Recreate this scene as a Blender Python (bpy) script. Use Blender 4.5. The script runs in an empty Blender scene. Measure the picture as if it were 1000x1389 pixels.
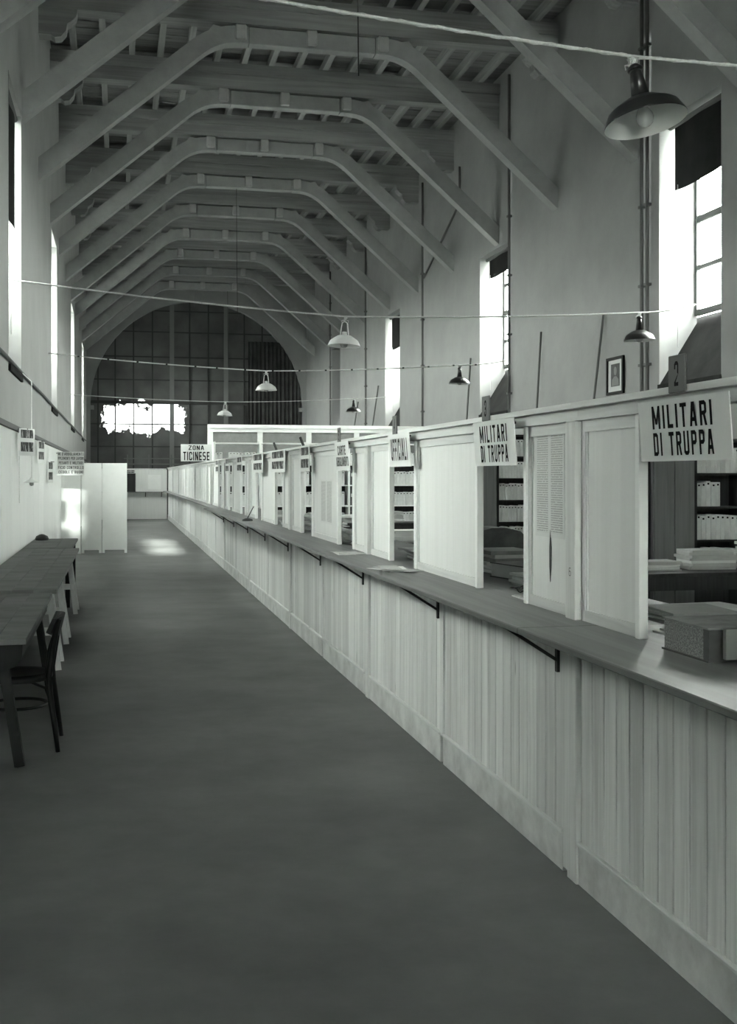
import bpy, bmesh, math, random
from mathutils import Vector, Matrix
random.seed(7)
SC = bpy.context.scene
COL = SC.collection
PI = math.pi

# ------------------------------------------------------------------ camera
F_PX = 1529.0
YAW = math.atan(339.0 / F_PX)
CAM_H = 1.75
cam_d = bpy.data.cameras.new('camera')
cam = bpy.data.objects.new('camera', cam_d)
COL.objects.link(cam)
cam.location = (0, 0, CAM_H)
cam.rotation_euler = (PI / 2, 0, -YAW)
cam_d.sensor_fit = 'VERTICAL'
cam_d.sensor_height = 36.0
cam_d.lens = 36.0 * F_PX / 1389.0
cam_d.shift_y = -49.5 / 1389.0
cam_d.clip_start = 0.05
cam_d.clip_end = 500
SC.camera = cam

# ------------------------------------------------------------------ world, sun, exposure
SKY = 60.0
world = bpy.data.worlds.new('sky'); SC.world = world
world.use_nodes = True
bg = world.node_tree.nodes['Background']
bg.inputs['Color'].default_value = (0.97, 1.0, 0.972, 1)
bg.inputs['Strength'].default_value = SKY
sun_d = bpy.data.lights.new('sun', 'SUN')
sun_d.energy = 150.0
sun_d.angle = math.radians(0.8)
sun_d.color = (0.97, 1.0, 0.96)
sun = bpy.data.objects.new('sun', sun_d); COL.objects.link(sun)
sun.location = (1.2, -40, 12)
sun.rotation_euler = Vector((0.0, 1.0, -0.16)).to_track_quat('-Z', 'Y').to_euler()
SC.view_settings.view_transform = 'Standard'
SC.view_settings.look = 'None'
SC.view_settings.exposure = 0.36
SC.view_settings.gamma = 1.0
SC.view_settings.use_curve_mapping = False
SC.cycles.max_bounces = 14
SC.cycles.diffuse_bounces = 8
SC.cycles.transparent_max_bounces = 16
SC.cycles.use_denoising = True
SC.cycles.use_light_tree = False
SC.cycles.sample_clamp_indirect = 20.0

# ------------------------------------------------------------------ dimensions
XL, XR = -1.29, 7.80            # inner faces of the long walls
Y0, Y1 = -7.0, 47.4             # back wall, arched end wall
ZC = 10.12                      # underside of ceiling boards
XC = 1.93                       # counter face
WT = 0.62                       # wall thickness at windows
TRUSS_Y = [19.4 + 3.25 * k for k in range(-5, 9)]
RWIN = [(13.56, 15.33, 3.07, 6.93), (21.95, 23.80, 3.07, 6.55), (31.05, 32.86, 3.07, 6.50), (39.9, 41.5, 3.07, 6.45)]
LWIN = [(6.9, 9.0, 1.60, 3.68), (14.1, 15.9, 3.07, 6.60), (22.9, 24.9, 3.07, 6.60), (32.2, 34.4, 3.07, 6.55), (41.5, 43.6, 3.07, 6.55)]  # first opening is unseen, placed and sized to light the counter

# daylight sampling guides in the window openings (portals give no light of their own)
def portal(x, y, z, sy, sz, nx, ny):
    d = bpy.data.lights.new('window_portal', 'AREA')
    d.shape = 'RECTANGLE'; d.size = sy; d.size_y = sz
    d.cycles.is_portal = True
    o = bpy.data.objects.new('window_portal', d); COL.objects.link(o)
    o.location = (x, y, z)
    o.rotation_euler = Vector((nx, ny, 0)).to_track_quat('-Z', 'Z').to_euler()
for a, b, z0, z1 in RWIN[:3]:
    portal(XR + WT + 0.1, (a + b) / 2, (z0 + 1 + z1) / 2, b - a, z1 - z0 - 1, -1, 0)
for a, b, z0, z1 in LWIN:
    portal(XL - WT - 0.1, (a + b) / 2, (z0 + 1 + z1) / 2, b - a, z1 - z0 - 1, 1, 0)

# ------------------------------------------------------------------ materials
def tint(v, a=1.0):
    return (v * 0.982, v, v * 0.98, a)

def new_mat(name):
    m = bpy.data.materials.new(name); m.use_nodes = True
    nt = m.node_tree
    return m, nt, nt.nodes['Principled BSDF']

def N(nt, t, **kw):
    n = nt.nodes.new(t)
    for k, v in kw.items():
        setattr(n, k, v)
    return n

def L(nt, a, b):
    nt.links.new(a, b)

def ramp(nt, fac, stops):
    r = N(nt, 'ShaderNodeValToRGB')
    els = r.color_ramp.elements
    while len(els) < len(stops):
        els.new(0.5)
    for e, (p, c) in zip(els, stops):
        e.position = p; e.color = tint(c) if not isinstance(c, tuple) else c
    L(nt, fac, r.inputs['Fac'])
    return r

def coords(nt, scale=(1, 1, 1), rnd=True, kind='Object'):
    tc = N(nt, 'ShaderNodeTexCoord')
    src = tc.outputs[kind]
    if rnd:
        oi = N(nt, 'ShaderNodeObjectInfo')
        mu = N(nt, 'ShaderNodeVectorMath', operation='SCALE')
        cx = N(nt, 'ShaderNodeCombineXYZ')
        for i in range(3):
            L(nt, oi.outputs['Random'], cx.inputs[i])
        L(nt, cx.outputs[0], mu.inputs[0]); mu.inputs['Scale'].default_value = 37.0
        ad = N(nt, 'ShaderNodeVectorMath', operation='ADD')
        L(nt, src, ad.inputs[0]); L(nt, mu.outputs[0], ad.inputs[1])
        src = ad.outputs[0]
    mp = N(nt, 'ShaderNodeMapping')
    mp.inputs['Scale'].default_value = scale
    L(nt, src, mp.inputs['Vector'])
    return mp.outputs[0]

def plain(name, v, rough=0.6, spec=0.3, metal=0.0):
    m, nt, b = new_mat(name)
    b.inputs['Base Color'].default_value = tint(v)
    b.inputs['Roughness'].default_value = rough
    b.inputs['Specular IOR Level'].default_value = spec
    b.inputs['Metallic'].default_value = metal
    return m

def mottled(name, v, amp=0.2, scale=3.0, rough=0.75, bump=0.0, detail=6, spec=0.25, sc3=(1, 1, 1), fine=0.0):
    m, nt, b = new_mat(name)
    vec = coords(nt, sc3)
    n = N(nt, 'ShaderNodeTexNoise'); n.inputs['Scale'].default_value = scale; n.inputs['Detail'].default_value = detail
    n.inputs['Roughness'].default_value = 0.62
    L(nt, vec, n.inputs['Vector'])
    r = ramp(nt, n.outputs['Fac'], [(0.3, v * (1 - amp)), (0.7, v * (1 + amp))])
    L(nt, r.outputs[0], b.inputs['Base Color'])
    b.inputs['Roughness'].default_value = rough
    b.inputs['Specular IOR Level'].default_value = spec
    if bump:
        bp = N(nt, 'ShaderNodeBump'); bp.inputs['Strength'].default_value = bump; bp.inputs['Distance'].default_value = 0.02
        n2 = N(nt, 'ShaderNodeTexNoise'); n2.inputs['Scale'].default_value = scale * 8; n2.inputs['Detail'].default_value = 4
        L(nt, vec, n2.inputs['Vector'])
        L(nt, n2.outputs['Fac'], bp.inputs['Height']); L(nt, bp.outputs[0], b.inputs['Normal'])
    return m

def wood(name, v, axis='Z', amp=0.13, rough=0.55, var=0.16, knots=True, scale=1.0, spec=0.3):
    """plain sawn timber: grain stretched along one axis, a few knots, each piece a little different"""
    m, nt, b = new_mat(name)
    s = {'X': (0.6, 14, 14), 'Y': (14, 0.6, 14), 'Z': (14, 14, 0.6)}[axis]
    vec = coords(nt, tuple(k * scale for k in s))
    n = N(nt, 'ShaderNodeTexNoise'); n.inputs['Scale'].default_value = 2.0; n.inputs['Detail'].default_value = 5
    n.inputs['Distortion'].default_value = 0.5
    L(nt, vec, n.inputs['Vector'])
    r = ramp(nt, n.outputs['Fac'], [(0.3, v * (1 - amp)), (0.68, v * (1 + amp))])
    col = r.outputs[0]
    if knots:
        s2 = {'X': (2, 8, 8), 'Y': (8, 2, 8), 'Z': (8, 8, 2)}[axis]
        vk = coords(nt, tuple(k * scale for k in s2))
        vo = N(nt, 'ShaderNodeTexVoronoi'); vo.inputs['Scale'].default_value = 0.8
        L(nt, vk, vo.inputs['Vector'])
        rk = ramp(nt, vo.outputs['Distance'], [(0.045, 1.0), (0.085, 0.0)])
        mx = N(nt, 'ShaderNodeMix', data_type='RGBA')
        L(nt, rk.outputs[0], mx.inputs['Factor'])
        L(nt, col, mx.inputs['A']); mx.inputs['B'].default_value = tint(v * 0.55)
        col = mx.outputs['Result']
    oi = N(nt, 'ShaderNodeObjectInfo')
    mr = N(nt, 'ShaderNodeMapRange')
    mr.inputs['To Min'].default_value = 1 - var; mr.inputs['To Max'].default_value = 1 + var
    L(nt, oi.outputs['Random'], mr.inputs['Value'])
    hs = N(nt, 'ShaderNodeHueSaturation'); L(nt, mr.outputs[0], hs.inputs['Value']); L(nt, col, hs.inputs['Color'])
    L(nt, hs.outputs[0], b.inputs['Base Color'])
    b.inputs['Roughness'].default_value = rough
    b.inputs['Specular IOR Level'].default_value = spec
    bp = N(nt, 'ShaderNodeBump'); bp.inputs['Strength'].default_value = 0.15; bp.inputs['Distance'].default_value = 0.01
    L(nt, n.outputs['Fac'], bp.inputs['Height']); L(nt, bp.outputs[0], b.inputs['Normal'])
    return m

def glass(name, clear=0.92, tr_c=0.95):
    m, nt, b = new_mat(name)
    out = nt.nodes['Material Output']
    tr = N(nt, 'ShaderNodeBsdfTransparent'); tr.inputs['Color'].default_value = tint(tr_c)
    gl = N(nt, 'ShaderNodeBsdfGlossy'); gl.inputs['Roughness'].default_value = 0.05
    mx = N(nt, 'ShaderNodeMixShader'); mx.inputs['Fac'].default_value = 1 - clear
    L(nt, tr.outputs[0], mx.inputs[1]); L(nt, gl.outputs[0], mx.inputs[2]); L(nt, mx.outputs[0], out.inputs['Surface'])
    return m

def painted_glass(name):
    """panes blacked out with paint; ragged scraped holes let the sky through in the lower middle of the arch"""
    m, nt, b = new_mat(name)
    out = nt.nodes['Material Output']
    geo = N(nt, 'ShaderNodeNewGeometry')
    sep = N(nt, 'ShaderNodeSeparateXYZ'); L(nt, geo.outputs['Position'], sep.inputs[0])
    def band(sock, lo, hi, soft):
        a = N(nt, 'ShaderNodeMapRange', interpolation_type='SMOOTHSTEP'); L(nt, sock, a.inputs['Value'])
        a.inputs['From Min'].default_value = lo - soft; a.inputs['From Max'].default_value = lo + soft
        c = N(nt, 'ShaderNodeMapRange', interpolation_type='SMOOTHSTEP'); L(nt, sock, c.inputs['Value'])
        c.inputs['From Min'].default_value = hi - soft; c.inputs['From Max'].default_value = hi + soft
        c.inputs['To Min'].default_value = 1; c.inputs['To Max'].default_value = 0
        mu = N(nt, 'ShaderNodeMath', operation='MULTIPLY'); L(nt, a.outputs[0], mu.inputs[0]); L(nt, c.outputs[0], mu.inputs[1])
        return mu.outputs[0]
    bx_ = band(sep.outputs['X'], -0.85, 2.9, 0.7)
    bz_ = band(sep.outputs['Z'], 3.45, 4.9, 0.45)
    mu = N(nt, 'ShaderNodeMath', operation='MULTIPLY'); L(nt, bx_, mu.inputs[0]); L(nt, bz_, mu.inputs[1])
    mp = N(nt, 'ShaderNodeMapping'); mp.inputs['Scale'].default_value = (1.1, 1, 1.2); mp.inputs['Location'].default_value = (3.1, 0, 1.7)
    L(nt, geo.outputs['Position'], mp.inputs['Vector'])
    no = N(nt, 'ShaderNodeTexNoise'); no.inputs['Scale'].default_value = 1.3; no.inputs['Detail'].default_value = 5; no.inputs['Roughness'].default_value = 0.74
    L(nt, mp.outputs[0], no.inputs['Vector'])
    sc = N(nt, 'ShaderNodeMath', operation='MULTIPLY_ADD'); L(nt, mu.outputs[0], sc.inputs[0]); sc.inputs[1].default_value = 0.42
    L(nt, no.outputs['Fac'], sc.inputs[2])
    th = N(nt, 'ShaderNodeMapRange'); L(nt, sc.outputs[0], th.inputs['Value'])
    th.inputs['From Min'].default_value = 0.80; th.inputs['From Max'].default_value = 0.83
    n2 = N(nt, 'ShaderNodeTexNoise'); n2.inputs['Scale'].default_value = 0.8; n2.inputs['Detail'].default_value = 5
    L(nt, geo.outputs['Position'], n2.inputs['Vector'])
    r = ramp(nt, n2.outputs['Fac'], [(0.3, 0.05), (0.7, 0.14)])
    b.inputs['Roughness'].default_value = 0.45
    L(nt, r.outputs[0], b.inputs['Base Color'])
    tl = N(nt, 'ShaderNodeBsdfTranslucent'); tl.inputs['Color'].default_value = tint(0.002)
    add = N(nt, 'ShaderNodeAddShader'); L(nt, b.outputs[0], add.inputs[0]); L(nt, tl.outputs[0], add.inputs[1])
    tr = N(nt, 'ShaderNodeBsdfTransparent'); tr.inputs['Color'].default_value = tint(0.3)
    mx = N(nt, 'ShaderNodeMixShader')
    L(nt, th.outputs[0], mx.inputs['Fac']); L(nt, add.outputs[0], mx.inputs[1]); L(nt, tr.outputs[0], mx.inputs[2])
    L(nt, mx.outputs[0], out.inputs['Surface'])
    return m

def print_mat(name, paper=0.62, ink=0.12, scale=60.0, cols=2.0, thr=0.5, dens=0.55, nx=26.0):
    """sheet of fine print: rows of broken ink lines in columns (generated coordinates of the sheet)"""
    m, nt, b = new_mat(name)
    tc = N(nt, 'ShaderNodeTexCoord')
    sep = N(nt, 'ShaderNodeSeparateXYZ'); L(nt, tc.outputs['UV'], sep.inputs[0])
    def mth(op, a, bb=None):
        n = N(nt, 'ShaderNodeMath', operation=op)
        for i, s in enumerate((a, bb)):
            if s is None: continue
            if isinstance(s, (int, float)): n.inputs[i].default_value = s
            else: L(nt, s, n.inputs[i])
        return n.outputs[0]
    rows = mth('GREATER_THAN', mth('FRACT', mth('MULTIPLY', sep.outputs['Y'], scale)), thr)
    colm = mth('GREATER_THAN', mth('PINGPONG', mth('MULTIPLY', sep.outputs['X'], cols), 0.5), 0.1)
    no = N(nt, 'ShaderNodeTexNoise'); no.inputs['Scale'].default_value = 1.0; no.inputs['Detail'].default_value = 2
    mp = N(nt, 'ShaderNodeMapping'); mp.inputs['Scale'].default_value = (nx, scale, 1); L(nt, tc.outputs['UV'], mp.inputs['Vector'])
    L(nt, mp.outputs[0], no.inputs['Vector'])
    br = mth('GREATER_THAN', no.outputs['Fac'], 1 - dens)
    k = mth('MULTIPLY', mth('MULTIPLY', rows, colm), br)
    for s, lo, hi in ((sep.outputs['X'], 0.06, 0.94), (sep.outputs['Y'], 0.04, 0.96)):
        k = mth('MULTIPLY', k, mth('MULTIPLY', mth('GREATER_THAN', s, lo), mth('LESS_THAN', s, hi)))
    mx = N(nt, 'ShaderNodeMix', data_type='RGBA'); L(nt, k, mx.inputs['Factor'])
    mx.inputs['A'].default_value = tint(paper); mx.inputs['B'].default_value = tint(ink)
    L(nt, mx.outputs['Result'], b.inputs['Base Color']); b.inputs['Roughness'].default_value = 0.8
    return m

def spotted(name, v, dark=0.5):
    """marbled cloth / paper edges"""
    m, nt, b = new_mat(name)
    vec = coords(nt)
    vo = N(nt, 'ShaderNodeTexNoise'); vo.inputs['Scale'].default_value = 180; vo.inputs['Detail'].default_value = 2
    L(nt, vec, vo.inputs['Vector'])
    r = ramp(nt, vo.outputs['Fac'], [(0.38, v * dark), (0.62, v * 1.3)])
    L(nt, r.outputs[0], b.inputs['Base Color']); b.inputs['Roughness'].default_value = 0.8
    return m

M = {}
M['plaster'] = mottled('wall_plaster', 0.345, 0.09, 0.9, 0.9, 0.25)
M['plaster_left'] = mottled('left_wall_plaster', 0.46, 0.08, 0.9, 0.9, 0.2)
M['reveal'] = mottled('window_reveal_plaster', 0.36, 0.06, 1.2, 0.9, 0.15)
M['floor'] = mottled('linoleum_floor', 0.13, 0.28, 1.3, 0.5, 0.06, spec=0.3)
M['clasp'] = mottled('clasp_timber', 0.48, 0.1, 4.0, 0.7)
M['beam'] = wood('roof_timber', 0.32, 'X', 0.16, 0.75, 0.06, knots=False, scale=0.5)
M['strut'] = mottled('strut_timber', 0.36, 0.12, 2.5, 0.75, 0.1)
M['joist'] = wood('joist_timber', 0.38, 'Y', 0.15, 0.75, 0.1, knots=False, scale=0.5)
M['ceil_board'] = wood('ceiling_board_timber', 0.27, 'X', 0.2, 0.8, 0.14, knots=True, scale=0.4)
M['board'] = wood('counter_pine_board', 0.68, 'Z', 0.13, 0.55, 0.13)
M['rail'] = wood('counter_pine_rail', 0.62, 'Y', 0.12, 0.55, 0.06)
M['skirting'] = mottled('counter_skirting', 0.6, 0.22, 5.0, 0.6, 0.05)
M['shelf'] = wood('worn_counter_top', 0.18, 'Y', 0.22, 0.42, 0.05, knots=False, scale=0.6)
M['post'] = wood('screen_post_pine', 0.64, 'Z', 0.12, 0.55, 0.05)
M['panel'] = wood('screen_plywood', 0.75, 'Z', 0.035, 0.5, 0.05, knots=False, scale=0.6)
M['white_paint'] = mottled('white_painted_wood', 0.88, 0.05, 2.0, 0.45)
M['dado'] = wood('white_wall_boards', 0.87, 'Z', 0.03, 0.55, 0.03, knots=False, scale=0.6)
M['paper'] = mottled('paper', 0.74, 0.05, 3.0, 0.85)
M['paper_grey'] = mottled('old_paper', 0.5, 0.12, 4.0, 0.85)
M['card'] = mottled('sign_card', 0.72, 0.03, 2.0, 0.8)
M['tag'] = plain('number_card', 0.13, 0.7)
M['ink'] = plain('printing_ink', 0.008, 0.8, 0.1)
M['iron'] = plain('black_iron', 0.02, 0.5, 0.4)
M['black'] = plain('black_enamel', 0.018, 0.3, 0.5)
M['enamel_in'] = plain('white_enamel', 0.93, 0.3, 0.5)
M['enamel_grey'] = plain('pale_enamel', 0.62, 0.35, 0.5)
M['bulb'] = plain('frosted_bulb', 0.5, 0.25, 0.5)
M['rope'] = mottled('white_cord', 0.72, 0.15, 60.0, 0.9)
M['cord'] = plain('dark_cord', 0.05, 0.8)
M['pipe'] = plain('painted_pipe', 0.17, 0.8, 0.1)
M['blind'] = mottled('blackout_cloth', 0.018, 0.4, 2.0, 0.95)
M['sill_paint'] = mottled('dark_sill_boarding', 0.03, 0.3, 2.0, 0.9, spec=0.1)
M['bar'] = plain('window_bar_paint', 0.13, 0.6)
M['glass'] = glass('window_glass')
def frosted_pane(name):
    m, nt, b = new_mat(name)
    tl = N(nt, 'ShaderNodeBsdfTranslucent'); tl.inputs['Color'].default_value = tint(0.6)
    L(nt, tl.outputs[0], nt.nodes['Material Output'].inputs['Surface'])
    return m
M['dirty_glass'] = glass('sooty_glass', 0.9, 0.2)  # dark tint added to weaken the sun patch on the low panel
M['frosted_pane'] = frosted_pane('frosted_glass')
M['arch_bar'] = plain('arch_steel_bar', 0.05, 0.6)
M['arch_rail'] = plain('arch_painted_mullion', 0.2, 0.6)
M['painted_glass'] = painted_glass('blacked_out_glass')
M['curtain'] = mottled('dark_curtain', 0.06, 0.3, 2.0, 0.95)
M['frosted'] = mottled('ribbed_glass_panel', 0.24, 0.12, 8.0, 0.3, 0.3)
M['dark_wood'] = wood('dark_stained_wood', 0.008, 'Z', 0.4, 0.45, 0.05, knots=False, spec=0.1)
M['table'] = mottled('worn_table_top', 0.13, 0.42, 1.6, 0.6, 0.05, sc3=(1, 2.2, 1), spec=0.25)
M['trestle'] = wood('pale_trestle_wood', 0.55, 'Z', 0.1, 0.6, 0.05, knots=False)
M['office_dark'] = wood('dark_office_wood', 0.028, 'Z', 0.3, 0.5, 0.1, knots=False)
M['grey_door'] = wood('grey_cupboard_wood', 0.16, 'Z', 0.15, 0.5, 0.05, knots=False)
M['binder'] = mottled('binder_paper', 0.74, 0.12, 6.0, 0.8)
M['binder_dark'] = mottled('box_file_board', 0.07, 0.3, 6.0, 0.7)
M['spine_label'] = plain('spine_label', 0.55, 0.8)
M['leather'] = mottled('ledger_leather', 0.05, 0.35, 8.0, 0.5)
M['ledger_cloth'] = mottled('ledger_cloth', 0.2, 0.25, 14.0, 0.8)
M['marbled'] = spotted('marbled_page_edge', 0.2)
M['print'] = print_mat('notice_print', 0.70, 0.40, 48, 2.0, 0.45, 0.62)
M['poster_print'] = print_mat('poster_print', 0.72, 0.03, 2.0, 1.0, 0.30, 0.60, 34.0)
M['photo'] = mottled('portrait_print', 0.05, 0.5, 9.0, 0.5)
M['photo_light'] = plain('portrait_tone', 0.2, 0.6)
M['mat_board'] = plain('picture_mount', 0.62, 0.8)
M['ground'] = plain('outside_ground', 0.12, 0.9)

# ------------------------------------------------------------------ mesh helpers
def box(bm, x0, x1, y0, y1, z0, z1, bev=0.0):
    vs = [bm.verts.new((x, y, z)) for x in (x0, x1) for y in (y0, y1) for z in (z0, z1)]
    fs = [(0, 1, 3, 2), (4, 6, 7, 5), (0, 4, 5, 1), (2, 3, 7, 6), (0, 2, 6, 4), (1, 5, 7, 3)]
    faces = [bm.faces.new([vs[i] for i in f]) for f in fs]
    if bev:
        es = list({e for f in faces for e in f.edges})
        bmesh.ops.bevel(bm, geom=es, offset=bev, segments=1, affect='EDGES')
    return vs

def mbox(bm, mat, sx, sy, sz):
    vs = [bm.verts.new(mat @ Vector((x * sx / 2, y * sy / 2, z * sz / 2))) for x in (-1, 1) for y in (-1, 1) for z in (-1, 1)]
    for f in [(0, 1, 3, 2), (4, 6, 7, 5), (0, 4, 5, 1), (2, 3, 7, 6), (0, 2, 6, 4), (1, 5, 7, 3)]:
        bm.faces.new([vs[i] for i in f])

def bar(bm, p, q, w, h, up=(0, 0, 1)):
    """rectangular bar from p to q, w across, h along 'up'"""
    p, q = Vector(p), Vector(q)
    d = (q - p); ln = d.length; d.normalize()
    u = Vector(up); s = d.cross(u)
    if s.length < 1e-4:
        s = d.cross(Vector((0, 1, 0)))
    s.normalize(); u = s.cross(d).normalized()
    m = Matrix((s, d, u)).transposed().to_4x4(); m.translation = (p + q) / 2
    mbox(bm, m, w, ln, h)

def tube(bm, pts, rad, seg=8, caps=True):
    pts = [Vector(p) for p in pts]
    rads = rad if isinstance(rad, (list, tuple)) else [rad] * len(pts)
    rings = []
    ref = Vector((0.13, 0.31, 0.94)).normalized()
    for i, p in enumerate(pts):
        t = (pts[min(i + 1, len(pts) - 1)] - pts[max(i - 1, 0)]).normalized()
        a = t.cross(ref)
        if a.length < 0.05: a = t.cross(Vector((1, 0, 0)))
        a.normalize(); b = t.cross(a)
        rings.append([bm.verts.new(p + (a * math.cos(2 * PI * k / seg) + b * math.sin(2 * PI * k / seg)) * rads[i]) for k in range(seg)])
    for r0, r1 in zip(rings, rings[1:]):
        for k in range(seg):
            f = bm.faces.new((r0[k], r0[(k + 1) % seg], r1[(k + 1) % seg], r1[k])); f.smooth = True
    if caps:
        bm.faces.new(rings[0][::-1]); bm.faces.new(rings[-1])

def lathe(bm, prof, c=(0, 0, 0), seg=32, mat=None):
    mat = mat or Matrix.Translation(c)
    rings = []
    for r, z in prof:
        if r < 1e-5:
            rings.append([bm.verts.new(mat @ Vector((0, 0, z)))])
        else:
            rings.append([bm.verts.new(mat @ Vector((r * math.cos(2 * PI * k / seg), r * math.sin(2 * PI * k / seg), z))) for k in range(seg)])
    for a, b in zip(rings, rings[1:]):
        for k in range(seg):
            k2 = (k + 1) % seg
            va = (a[0],) if len(a) == 1 else (a[k], a[k2])
            vb = (b[0],) if len(b) == 1 else (b[k2], b[k])
            if len(va) + len(vb) >= 3:
                f = bm.faces.new(va + vb); f.smooth = True

def prism(bm, poly, axis, a, b):
    """polygon given in the plane normal to axis ('X': (y,z), 'Y': (x,z), 'Z': (x,y)), extruded a..b"""
    def P(u, v, w):
        return {'X': (w, u, v), 'Y': (u, w, v), 'Z': (u, v, w)}[axis]
    A = [bm.verts.new(P(u, v, a)) for u, v in poly]
    B = [bm.verts.new(P(u, v, b)) for u, v in poly]
    bm.faces.new(A); bm.faces.new(B[::-1])
    n = len(poly)
    for i in range(n):
        bm.faces.new((A[i], B[i], B[(i + 1) % n], A[(i + 1) % n]))

def finish(bm):
    bmesh.ops.recalc_face_normals(bm, faces=bm.faces[:])

def link(name, data):
    o = bpy.data.objects.new(name, data); COL.objects.link(o); return o

def mesh_obj(name, bm, mat, origin=(0, 0, 0), parent=None, recalc=True, parent_loc=None):
    """bm is in world coordinates; origin is where the object's own origin goes"""
    if recalc: finish(bm)
    og = Vector(origin)
    bmesh.ops.translate(bm, verts=bm.verts[:], vec=-og)
    me = bpy.data.meshes.new(name); bm.to_mesh(me); bm.free()
    me.materials.append(mat if not isinstance(mat, str) else M[mat])
    o = link(name, me)
    if parent is not None:
        o.parent = parent
        o.location = og - Vector(parent_loc if parent_loc is not None else world_loc(parent))
    else:
        o.location = og
    return o

def world_loc(o):
    v = Vector((0, 0, 0))
    while o is not None:
        v += Vector(o.location); o = o.parent
    return v

def part(name, fn, mat, parent, origin=None):
    bm = bmesh.new(); fn(bm)
    og = origin if origin is not None else world_loc(parent)
    return mesh_obj(name, bm, mat, og, parent)

def tagp(o, label, cat, group=None, kind=None):
    o['label'] = label; o['category'] = cat
    if group: o['group'] = group
    if kind: o['kind'] = kind
    return o

def thing(name, label, cat, loc, group=None, kind=None):
    o = link(name, None); o.empty_display_size = 0.1
    o.location = loc
    return tagp(o, label, cat, group, kind)

def single(name, fn, mat, loc, label, cat, group=None, kind=None):
    bm = bmesh.new(); fn(bm)
    return tagp(mesh_obj(name, bm, mat, loc), label, cat, group, kind)

def struct(name, fn, mat, loc=(0, 0, 0), label=None, cat=None):
    bm = bmesh.new(); fn(bm)
    o = mesh_obj(name, bm, mat, loc)
    o['kind'] = 'structure'
    if label: o['label'] = label
    if cat: o['category'] = cat
    return o

def piece(name, me, parent, world_pos):
    o = link(name, me); o.parent = parent; o.location = Vector(world_pos) - world_loc(parent); return o

def mesh_of(fn, mat, name):
    bm = bmesh.new(); fn(bm); finish(bm)
    me = bpy.data.meshes.new(name); bm.to_mesh(me); bm.free(); me.materials.append(M[mat]); return me

FACE_AISLE = Matrix(((0, 0, -1), (-1, 0, 0), (0, 1, 0)))      # text reads for somebody in the aisle looking at +X
FACE_CAM = Matrix(((1, 0, 0), (0, 0, -1), (0, 1, 0)))         # text reads for somebody looking along +Y

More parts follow.
